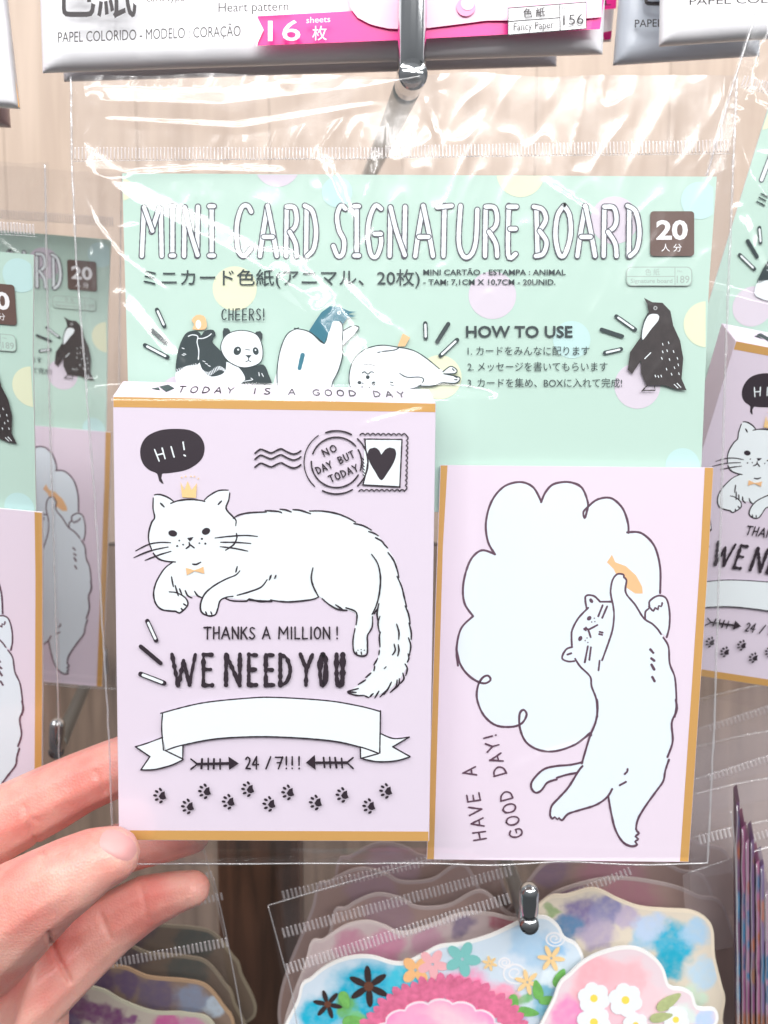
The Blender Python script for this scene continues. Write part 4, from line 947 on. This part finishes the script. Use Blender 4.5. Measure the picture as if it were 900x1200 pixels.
for x, y, l, wd, rt in ((687, 1140, 29, 11, -.4), (656, 1146, 24, 12, -1.1), (665, 1158, 25, 11, -.05), (630, 1160, 24, 12, -1.8), (644, 1172, 26, 10, -.1), (619, 1186, 26, 11, .15), (602, 1176, 22, 11, 1.5), (414, 1197, 26, 14, -.1), (404, 1172, 22, 12, 1.2)): leaf(fl1, x, y, l, wd, rt, LF, FY)
# scalloped flower as a raised piece of card
def scallop_flower(parent, cx, cy, r, n, m, Y, th=.0009):
    pts = []
    for k in range(n*6):
        a = 2*math.pi*k/(n*6); rr = r*(1+.07*abs(math.sin(a*n/2))**.6); pts.append((cx+rr*math.cos(a), cy+rr*.78*math.sin(a)))
    N_ = len(pts); v = [P(a, b, Y-th) for a, b in pts]+[P(a, b, Y-.0001) for a, b in pts]
    f = [tuple(range(N_))[::-1]]+[(i, (i+1) % N_, N_+(i+1) % N_, N_+i) for i in range(N_)]
    o = mesh_obj('scalloped_flower', v, f, [mat('scallop_edge', (.88, .72, .80), .5)], parent)
    pr = Print(plane_surf(Y-th)); pr.poly([(cx+(a-cx)*.975, cy+(b-cy)*.96) for a, b in pts], m, smooth=False); q = pr.build('petal_print', o); return o
so = P(515, 1262, FY)
c_l = P(515, 1240, FY)-origin_of(fl1)
SCM = watercolor('scallop_print', (.90, .30, .58), [(c_l.x, c_l.z+.004, .020, (.93, .62, .70)), (c_l.x-.008, c_l.z+.008, .012, (.95, .40, .62)), (c_l.x+.012, c_l.z+.006, .008, (.94, .68, .78)), (c_l.x, c_l.z, .009, (.90, .55, .30))])
pr = Print(plane_surf(FY-.0006)); PET = mat('rose_petal', (.80, .16, .30), .5, var=.45, vscale=500)
for i in range(26):
    a = math.radians(190+160*i/25); r1 = 84+10*noise.noise(Vector((i*1.7, 0, 0))); cx, cy = 522+r1*math.cos(a)*1.06, 1234+r1*.93*math.sin(a)
    pr.ellipse(cx, cy, 16, 6.5, PET, rot=a, n=10)
pr.build('rose_petals', fl1)
pr = Print(plane_surf(FY-.0001))
for cx, cy, r0 in ((604, 1140, 17), (650, 1100, 12), (592, 1128, 9)):
    pr.stroke([(cx+r0*(1-k/30)*math.cos(k*.55), cy+r0*.8*(1-k/30)*math.sin(k*.55)) for k in range(26)], 2.2, WHITE, taper=.5)
pr.build('white_swirls', fl1)
scallop_flower(fl1, 516, 1240, 84, 18, SCM, FY)
F2o = [(632, 1262), (650, 1165), (668, 1140), (690, 1122), (720, 1111), (745, 1110), (765, 1120), (778, 1135), (785, 1155), (800, 1158), (812, 1165), (818, 1180), (838, 1182), (842, 1195), (838, 1210), (845, 1262)]
f2s = [(700, 1150, 40, (.92, .45, .50)), (735, 1150, 36, (.93, .50, .54)), (670, 1190, 34, (.88, .30, .55)), (720, 1190, 45, (.92, .55, .62)), (760, 1175, 24, (.9, .62, .66)), (800, 1190, 22, (.7, .8, .75)), (825, 1195, 16, (.5, .65, .9))]
fl2 = diecut('flower_card', 'pink die cut flower card with white daisies beneath the right end of the held card', F2o, FY-.0035, (.80, .66, .70), f2s)
for x, y, r in ((696, 1170, 19), (733, 1172, 20), (696, 1198, 20), (745, 1201, 15), (792, 1195, 16)):
    flower(fl2, 'daisy', x, y, r, 6, DAI, FY-.0035, DYC, .95)
leaf(fl2, 784, 1174, 34, 13, -.6, OLV, FY-.0035); leaf(fl2, 775, 1192, 28, 11, -.2, OLV, FY-.0035)
F3o = [(590, 1262), (612, 1090), (628, 1064), (645, 1050), (665, 1048), (690, 1041), (705, 1043), (725, 1053), (750, 1062), (780, 1065), (810, 1067), (828, 1076), (836, 1090), (838, 1120), (845, 1150), (850, 1170), (847, 1195), (844, 1262)]
PURP = (.22, .18, .34)
f3s = [(680, 1075, 32, PURP), (710, 1068, 26, (.25, .24, .42)), (665, 1088, 24, (.1, .22, .38)), (700, 1095, 26, (.45, .38, .50)), (735, 1075, 20, (.50, .42, .55)), (755, 1100, 22, (.35, .55, .7)), (790, 1105, 34, (.02, .42, .62)), (785, 1130, 26, (.0, .38, .55)), (815, 1095, 22, (.40, .60, .78)), (825, 1140, 26, (.5, .66, .78)), (810, 1170, 22, (.6, .75, .6)), (645, 1070, 12, (.3, .4, .2)), (760, 1085, 24, (.50, .62, .80))]
diecut('flower_card', 'cream edged die cut card with purple blossoms and a turquoise patch at lower right', F3o, FY+.006, (.72, .64, .52), f3s, edge=(.80, .70, .55))
def shift(o, dx, dy): return [(a+dx, b+dy) for a, b in o]
def fade(s, dx, dy, c=(.40, .32, .34), k=.55): return [(a+dx, b+dy, r, tuple(x*(1-k)+y*k for x, y in zip(c0, c))) for a, b, r, c0 in s]
def dipped(o, dx, dy): return [(a, max(b, 1072) if abs(a-605) < 27 else b) for a, b in shift(o, dx, dy)]
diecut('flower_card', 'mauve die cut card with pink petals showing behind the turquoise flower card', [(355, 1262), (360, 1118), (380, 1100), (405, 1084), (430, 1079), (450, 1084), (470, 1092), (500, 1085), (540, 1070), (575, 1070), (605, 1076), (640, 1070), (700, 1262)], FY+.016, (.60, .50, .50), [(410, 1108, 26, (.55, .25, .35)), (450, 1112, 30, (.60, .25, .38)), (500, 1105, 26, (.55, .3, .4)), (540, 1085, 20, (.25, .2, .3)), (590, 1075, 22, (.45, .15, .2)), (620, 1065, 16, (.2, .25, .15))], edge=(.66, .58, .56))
for i, (dx, dy, lab) in enumerate([(15, -32, 'dim mauve die cut card, second behind the turquoise flower card'), (-5, -62, 'dim mauve die cut card, third behind the turquoise flower card'), (20, -92, 'faint brown die cut card farthest behind the turquoise flower card')]):  # dimming through film layers painted in: cards farther back get darker colours
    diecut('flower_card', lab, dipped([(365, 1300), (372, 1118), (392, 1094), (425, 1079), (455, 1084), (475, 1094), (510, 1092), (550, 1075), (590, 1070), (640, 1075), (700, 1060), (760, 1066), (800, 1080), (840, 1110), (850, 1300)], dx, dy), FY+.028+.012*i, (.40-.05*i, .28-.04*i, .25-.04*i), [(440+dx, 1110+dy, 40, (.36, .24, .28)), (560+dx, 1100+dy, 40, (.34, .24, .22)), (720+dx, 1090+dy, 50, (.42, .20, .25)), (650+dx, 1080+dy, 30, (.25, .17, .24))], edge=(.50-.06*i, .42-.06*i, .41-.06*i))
# left bottom set
LY = .050
L1o = [(50, 1262), (58, 1195), (66, 1175), (79, 1160), (97, 1155), (122, 1160), (143, 1172), (179, 1185), (218, 1187), (250, 1199), (265, 1262)]
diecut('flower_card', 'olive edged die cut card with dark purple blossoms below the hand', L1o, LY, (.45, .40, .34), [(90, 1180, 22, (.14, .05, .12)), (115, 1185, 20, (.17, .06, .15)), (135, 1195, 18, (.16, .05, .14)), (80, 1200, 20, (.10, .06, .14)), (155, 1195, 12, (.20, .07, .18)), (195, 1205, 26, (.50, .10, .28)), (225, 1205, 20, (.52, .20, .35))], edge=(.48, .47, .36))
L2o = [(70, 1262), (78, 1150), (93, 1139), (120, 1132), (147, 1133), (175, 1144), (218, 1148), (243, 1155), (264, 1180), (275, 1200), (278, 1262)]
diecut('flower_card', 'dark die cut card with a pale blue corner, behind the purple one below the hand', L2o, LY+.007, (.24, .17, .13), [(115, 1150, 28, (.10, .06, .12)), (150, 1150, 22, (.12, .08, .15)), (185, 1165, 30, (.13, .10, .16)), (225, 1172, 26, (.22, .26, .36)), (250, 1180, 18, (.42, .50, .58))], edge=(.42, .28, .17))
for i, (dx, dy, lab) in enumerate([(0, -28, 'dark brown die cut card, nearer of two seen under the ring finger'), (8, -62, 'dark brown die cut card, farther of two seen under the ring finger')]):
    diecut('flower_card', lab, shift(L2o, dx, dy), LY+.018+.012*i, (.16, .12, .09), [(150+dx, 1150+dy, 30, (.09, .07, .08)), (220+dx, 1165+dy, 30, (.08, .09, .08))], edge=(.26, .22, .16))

# ================================================================= bags around the lower cards
LFILM = film_mat('lower_film', haze=.014, boost=.035, rough=.12, hazecol=(.7, .6, .6))
def lower_bag(label, poly, Y, strips, seams, m=LFILM, group='clear bags of flower cards'):
    """poly: TL TR BR BL"""
    t = thing('clear_bag', label, 'bag', P((poly[2][0]+poly[3][0])/2, poly[2][1], Y), group)
    a, b, c, d = [Vector((*q, 0)) for q in poly]; n = 70; v = []; f = []
    for j in range(n+1):
        for i in range(n+1):
            p = a.lerp(b, i/n).lerp(d.lerp(c, i/n), j/n)
            hgt = .0006*abs(noise.noise(Vector((p.x*.012, p.y*.02, Y*100))))+.0002*noise.noise(Vector((p.x*.04+p.y*.02, p.y*.015, Y*70)))
            v.append(P(p.x, p.y, Y-hgt))
    for j in range(n):
        for i in range(n):
            k = j*(n+1)+i; f.append((k, k+n+1, k+n+2, k+1))
    mesh_obj('front_film', v, f, m, t, smooth=True)
    for (s, e, h) in strips: ribs('heat_seal_ribs', s, e, h, Y-.0016, t, pitch=5.0, wdt=2.6)
    for sm in seams: tube_mesh('side_seam', [P(x, y, Y-.0014) for x, y in cr(sm, 8)], .00022, SEAM, t, 5)
    return t
lower_bag('clear bag over the turquoise and pink flower cards', [(314, 1061), (852, 930), (872, 1300), (360, 1300)], .033, [((335, 1136), (598, 1052), 13), ((818, 985), (857, 975), 11)], [[(314, 1061), (330, 1120), (345, 1180), (356, 1290)], [(314, 1061), (420, 1030), (520, 1002)], [(856, 950), (862, 1010), (866, 1200)]])
lower_bag('second clear bag behind the one over the turquoise flower card', [(322, 1020), (850, 900), (872, 1300), (360, 1300)], .053, [((330, 1094), (600, 1020), 12), ((640, 1062), (740, 1020), 10)], [])
lower_bag('third clear bag farther behind the turquoise flower card', [(322, 985), (850, 870), (872, 1300), (360, 1300)], .076, [((330, 1050), (600, 985), 11)], [])
lower_bag('clear bag over the purple flower cards below the hand', [(20, 1075), (250, 1028), (290, 1300), (40, 1300)], .044, [((60, 1142), (268, 1104), 11)], [[(250, 1028), (266, 1100), (284, 1200), (292, 1290)]])
lower_bag('second clear bag behind the purple flower cards below the hand', [(20, 1035), (240, 990), (290, 1300), (40, 1300)], .066, [((110, 1085), (262, 1050), 9)], [])

# right side: films and stacked packet edges
GFILM = film_mat('hazy_film', haze=.26, boost=.06, rough=.18, hazecol=(.62, .55, .56))
for i, (y0, lab) in enumerate([(795, 'topmost hazy clear bag below the half hidden box at the right edge'), (850, 'second hazy clear bag below the half hidden box at the right edge'), (905, 'third hazy clear bag below the half hidden box at the right edge'), (955, 'lowest hazy clear bag, above the stacked packet edges at right')]):
    lower_bag(lab, [(805, y0+30), (990, y0-15), (990, y0+95), (812, y0+125)], .125-.018*i, ([((872, 985), (960, 958), 9)] if i == 3 else []), [[(812, y0+26), (870, y0+12), (930, y0+2)]], m=GFILM, group='hazy bags at the right edge')
cols = [((.10, .05, .10), (.04, .06, .14)), ((.20, .07, .14), (.02, .06, .13)), ((.24, .13, .20), (.04, .13, .24)), ((.12, .07, .14), (.20, .10, .06)), ((.26, .10, .18), (.06, .16, .26)), ((.14, .10, .20), (.30, .12, .08)), ((.30, .18, .26), (.05, .10, .2)), ((.22, .09, .12), (.08, .16, .22))]
labs = ['packet edge, dark purple, nearest to the long film seam at right', 'packet edge, wine coloured and blue, second in the stack at right', 'packet edge, mauve and blue, third in the stack at right', 'packet edge, deep violet and rust, fourth in the stack at right', 'packet edge, wine red, fifth in the stack at right', 'packet edge, blue violet, sixth in the stack at right', 'packet edge, pale mauve, seventh in the stack at right', 'packet edge, brownish red, last in the stack at the right border']
for i in range(8):
    x0 = 863+i*5.6+random.uniform(-.8, .8); y0 = 948+i*15+random.uniform(-9, 9); Yn, Yf = .040+.003*i, .050+.003*i
    o = P(x0+5, 1260, Yn); t = thing('card_packet', 'standing '+labs[i], 'packet', o, 'stacked packets at the right edge')
    c1, c2 = cols[i]
    sps = [(random.uniform(-.001, .001), P(x0, yy, Yn).z-o.z, random.uniform(.003, .007), random.choice([c2, c1, (.26, .08, .04), (.03, .12, .22), (.16, .05, .12)])) for yy in range(int(y0)+20, 1250, 34)]
    m = watercolor('packet_print', c1, sps+[(0, P(x0, 1215, Yn).z-o.z, .010, (.22, .08, .04))])
    v = [P(x0, y0, Yn), P(x0+4.2, y0-4, Yn), P(x0+5.2, 1262, Yn), P(x0+1, 1262, Yn)]; v += [p+Vector((.0032, Yf-Yn, .001)) for p in v]
    mesh_obj('stack_of_cards', v, [(0, 3, 2, 1), (4, 5, 6, 7), (0, 1, 5, 4), (1, 2, 6, 5), (2, 3, 7, 6), (3, 0, 4, 7)], m, t)
    tube_mesh('film_edge', [v[0].lerp(v[3], k/20)+Vector((.0005*noise.noise(Vector((k*.5, i, 0))), -.0006, 0)) for k in range(21)], .0002, SEAM, t, 5)
for i, (y0, Y, lab) in enumerate([(820, .150, 'faint hazy clear bag farthest back under the half hidden box at right'), (878, .098, 'hazy clear bag between the second and third below the half hidden box'), (985, .058, 'hazy clear bag in front of the stacked packet edges at right')]):
    lower_bag(lab, [(800, y0+40), (990, y0-25), (990, y0+100), (806, y0+135)], Y, [((830, y0+34), (960, y0-8), 7)] if i < 2 else [], [[(806, y0+38), (880, y0+14), (950, y0-8)]], m=GFILM, group='hazy bags at the right edge')
lower_bag('third clear bag, dim, beneath the ring finger', [(60, 1010), (232, 968), (285, 1250), (60, 1250)], .088, [((90, 1062), (250, 1024), 8)], [[(232, 968), (250, 1040), (270, 1130)]], group='clear bags of flower cards')
# dark panel added to stand for the shadowed gap between the two lower stacks
dv = box_between('gap_shade_panel', (P(255, 1000, .13).x, .13, P(300, 1300, .13).z), (P(350, 1000, .13).x, .15, P(300, 900, .13).z), GAPSHADE, loc=None)
setp(dv, 'added dark panel for the shadowed gap between the two lower stacks of flower cards', 'divider')

# ================================================================= hand
SKIN = None
def skin_mat():
    m = bpy.data.materials.new('skin'); m.use_nodes = True; nt = m.node_tree; b = nt.nodes['Principled BSDF']; N = nt.nodes.new; L = nt.links.new
    tc = N('ShaderNodeTexCoord'); n1 = N('ShaderNodeTexNoise'); n1.inputs['Scale'].default_value = 55; n1.inputs['Detail'].default_value = 4; L(tc.outputs['Object'], n1.inputs[0])
    r = N('ShaderNodeValToRGB'); r.color_ramp.elements[0].position = .35; r.color_ramp.elements[0].color = (.62, .20, .17, 1); r.color_ramp.elements[1].position = .62; r.color_ramp.elements[1].color = (.68, .36, .30, 1)
    L(n1.outputs[0], r.inputs[0]); L(r.outputs[0], b.inputs['Base Color'])
    b.inputs['Roughness'].default_value = .42; b.inputs['Subsurface Weight'].default_value = .45; b.inputs['Subsurface Radius'].default_value = (1, .22, .12); b.inputs['Subsurface Scale'].default_value = .004
    v = N('ShaderNodeTexVoronoi'); v.inputs['Scale'].default_value = 1600; n2 = N('ShaderNodeTexNoise'); n2.inputs['Scale'].default_value = 420; n2.inputs['Detail'].default_value = 8
    ad = N('ShaderNodeMath'); ad.operation = 'ADD'; L(tc.outputs['Object'], v.inputs[0]); L(tc.outputs['Object'], n2.inputs[0]); L(v.outputs[0], ad.inputs[0]); L(n2.outputs[0], ad.inputs[1])
    bp = N('ShaderNodeBump'); bp.inputs['Strength'].default_value = .30; bp.inputs['Distance'].default_value = .0003; L(ad.outputs[0], bp.inputs['Height']); L(bp.outputs[0], b.inputs['Normal'])
    return m
SKIN = skin_mat()
hand = thing('hand', 'hand reaching in from the left, thumb in front and fingers behind the packet', 'hand', P(-40, 1210, .0))
CH = [ # px, py, Y, r px
 [(131, 1002, -.0225, 35), (112, 1008, -.0230, 40), (84, 1025, -.0235, 47), (52, 1045, -.0225, 53), (15, 1072, -.019, 63), (-40, 1110, -.012, 80)],
 [(205, 874, .0125, 30), (170, 885, .0125, 33), (130, 902, .0125, 36), (95, 917, .0125, 37.5), (60, 935, .0125, 41), (10, 960, .0125, 44), (-50, 990, .010, 52), (-110, 1040, .004, 70)],
 [(226, 979, .0115, 22), (195, 985, .0135, 26), (150, 992, .0155, 31), (100, 1010, .0155, 36), (40, 1050, .013, 44), (-40, 1080, .008, 60)],
 [(226, 1041, .0100, 22), (205, 1046, .0115, 26), (172, 1057, .0135, 33), (135, 1080, .0135, 38), (98, 1108, .012, 45), (60, 1138, .008, 52), (15, 1170, .003, 64), (-60, 1180, -.002, 85)],
 [(30, 1190, .004, 52), (20, 1240, .002, 62), (-30, 1290, .0, 80)],
 [(-40, 1110, -.010, 80), (-60, 1200, -.004, 95), (-100, 1300, .0, 110)],
]
bm = bmesh.new()
for ch in CH:
    for a, b in zip(ch, ch[1:]):
        pa, pb = P(a[0], a[1], a[2]), P(b[0], b[1], b[2]); ra, rb = a[3]*pxm(a[2]), b[3]*pxm(b[2])
        k = max(2, int((pb-pa).length/.0011))
        for s in range(k+1):
            t = s/k; c = pa.lerp(pb, t); r = ra+(rb-ra)*t
            bmesh.ops.create_icosphere(bm, subdivisions=2, radius=r*1.01, matrix=Matrix.Translation(c))
me = bpy.data.meshes.new('tmp'); bm.to_mesh(me); bm.free()
to = bpy.data.objects.new('tmp', me); COL.objects.link(to)
rm = to.modifiers.new('r', 'REMESH'); rm.mode = 'VOXEL'; rm.voxel_size = .00065
sm = to.modifiers.new('s', 'SMOOTH'); sm.iterations = 9; sm.factor = .6
bpy.context.view_layer.update()
me2 = bpy.data.meshes.new_from_object(to.evaluated_get(bpy.context.evaluated_depsgraph_get())); bpy.data.objects.remove(to)
# creases and knuckle folds pressed into the skin
creases = [([(28, 945), (36, 975), (50, 1000)], 3.0, .0005, .012), ([(58, 1095), (66, 1120), (82, 1150)], 3.0, .0012, .01), ([(112, 905), (122, 930)], 3.0, .0005, .01), ([(118, 1072), (128, 1098)], 3, .0006, .01), ([(165, 1035), (172, 1075)], 3, .0004, .01), ([(30, 955), (44, 962)], 2.5, .0003, .012)]
def to_px(p):
    v = p-CAM; z = v.dot(FW); return 450+F*v.x/z, 600-F*v.dot(UP)/z
me2.update()
newco = []
for vtx in me2.vertices:
    p = vtx.co.copy(); x, y = to_px(p); d = 0
    if vtx.normal.y < 0 and x > -20:
        for q, wd, dep, ymin in creases:
            if x > 90 and y < 1040 and p.y < 0: continue
            for a, b in zip(q, q[1:]):
                ds, _ = seg(x, y, a, b)
                if ds < wd*3: d = max(d, dep*math.exp(-(ds/wd)**2))
    newco.append(p-vtx.normal*d)
off = Vector(hand.location)
for vtx, c in zip(me2.vertices, newco): vtx.co = c
bvh = BVHTree.FromPolygons([v.co.copy() for v in me2.vertices], [tuple(p.vertices) for p in me2.polygons])
for vtx in me2.vertices: vtx.co = vtx.co-off
me2.polygons.foreach_set('use_smooth', [True]*len(me2.polygons)); me2.materials.clear(); me2.materials.append(SKIN); me2.name = 'skin'
ho = bpy.data.objects.new('skin', me2); COL.objects.link(ho); ho.parent = hand
NAIL = mat('nail', (.60, .30, .29), .45, spec=.3)
def nail(cx, cy, ln, wd, rot):
    v = []; f = []; R_, A_ = 7, 24
    for i in range(R_+1):
        for k in range(A_):
            a = 2*math.pi*k/A_; rr = i/R_; ca, sa = math.cos(a), math.sin(a); sq = 1/max(abs(ca)**3.0+abs(sa)**3.0, 1e-6)**(1/3.0)
            X, Z = ln*rr*ca*sq, wd*rr*sa*sq; px, py = cx+X*math.cos(rot)-Z*math.sin(rot), cy+X*math.sin(rot)+Z*math.cos(rot)
            d = (P(px, py, .05)-CAM).normalized(); h = bvh.ray_cast(CAM, d)
            if h[0] is None: h = (P(px, py, -.02), Vector((0, -1, 0)))
            v.append(h[0]-d*(.00035*(1-rr**6)))
    for i in range(R_):
        for k in range(A_): f.append((i*A_+k, i*A_+(k+1) % A_, (i+1)*A_+(k+1) % A_, (i+1)*A_+k))
    mesh_obj('thumbnail', v, f, NAIL, hand, smooth=True)
nail(139, 990, 23, 15, .5)
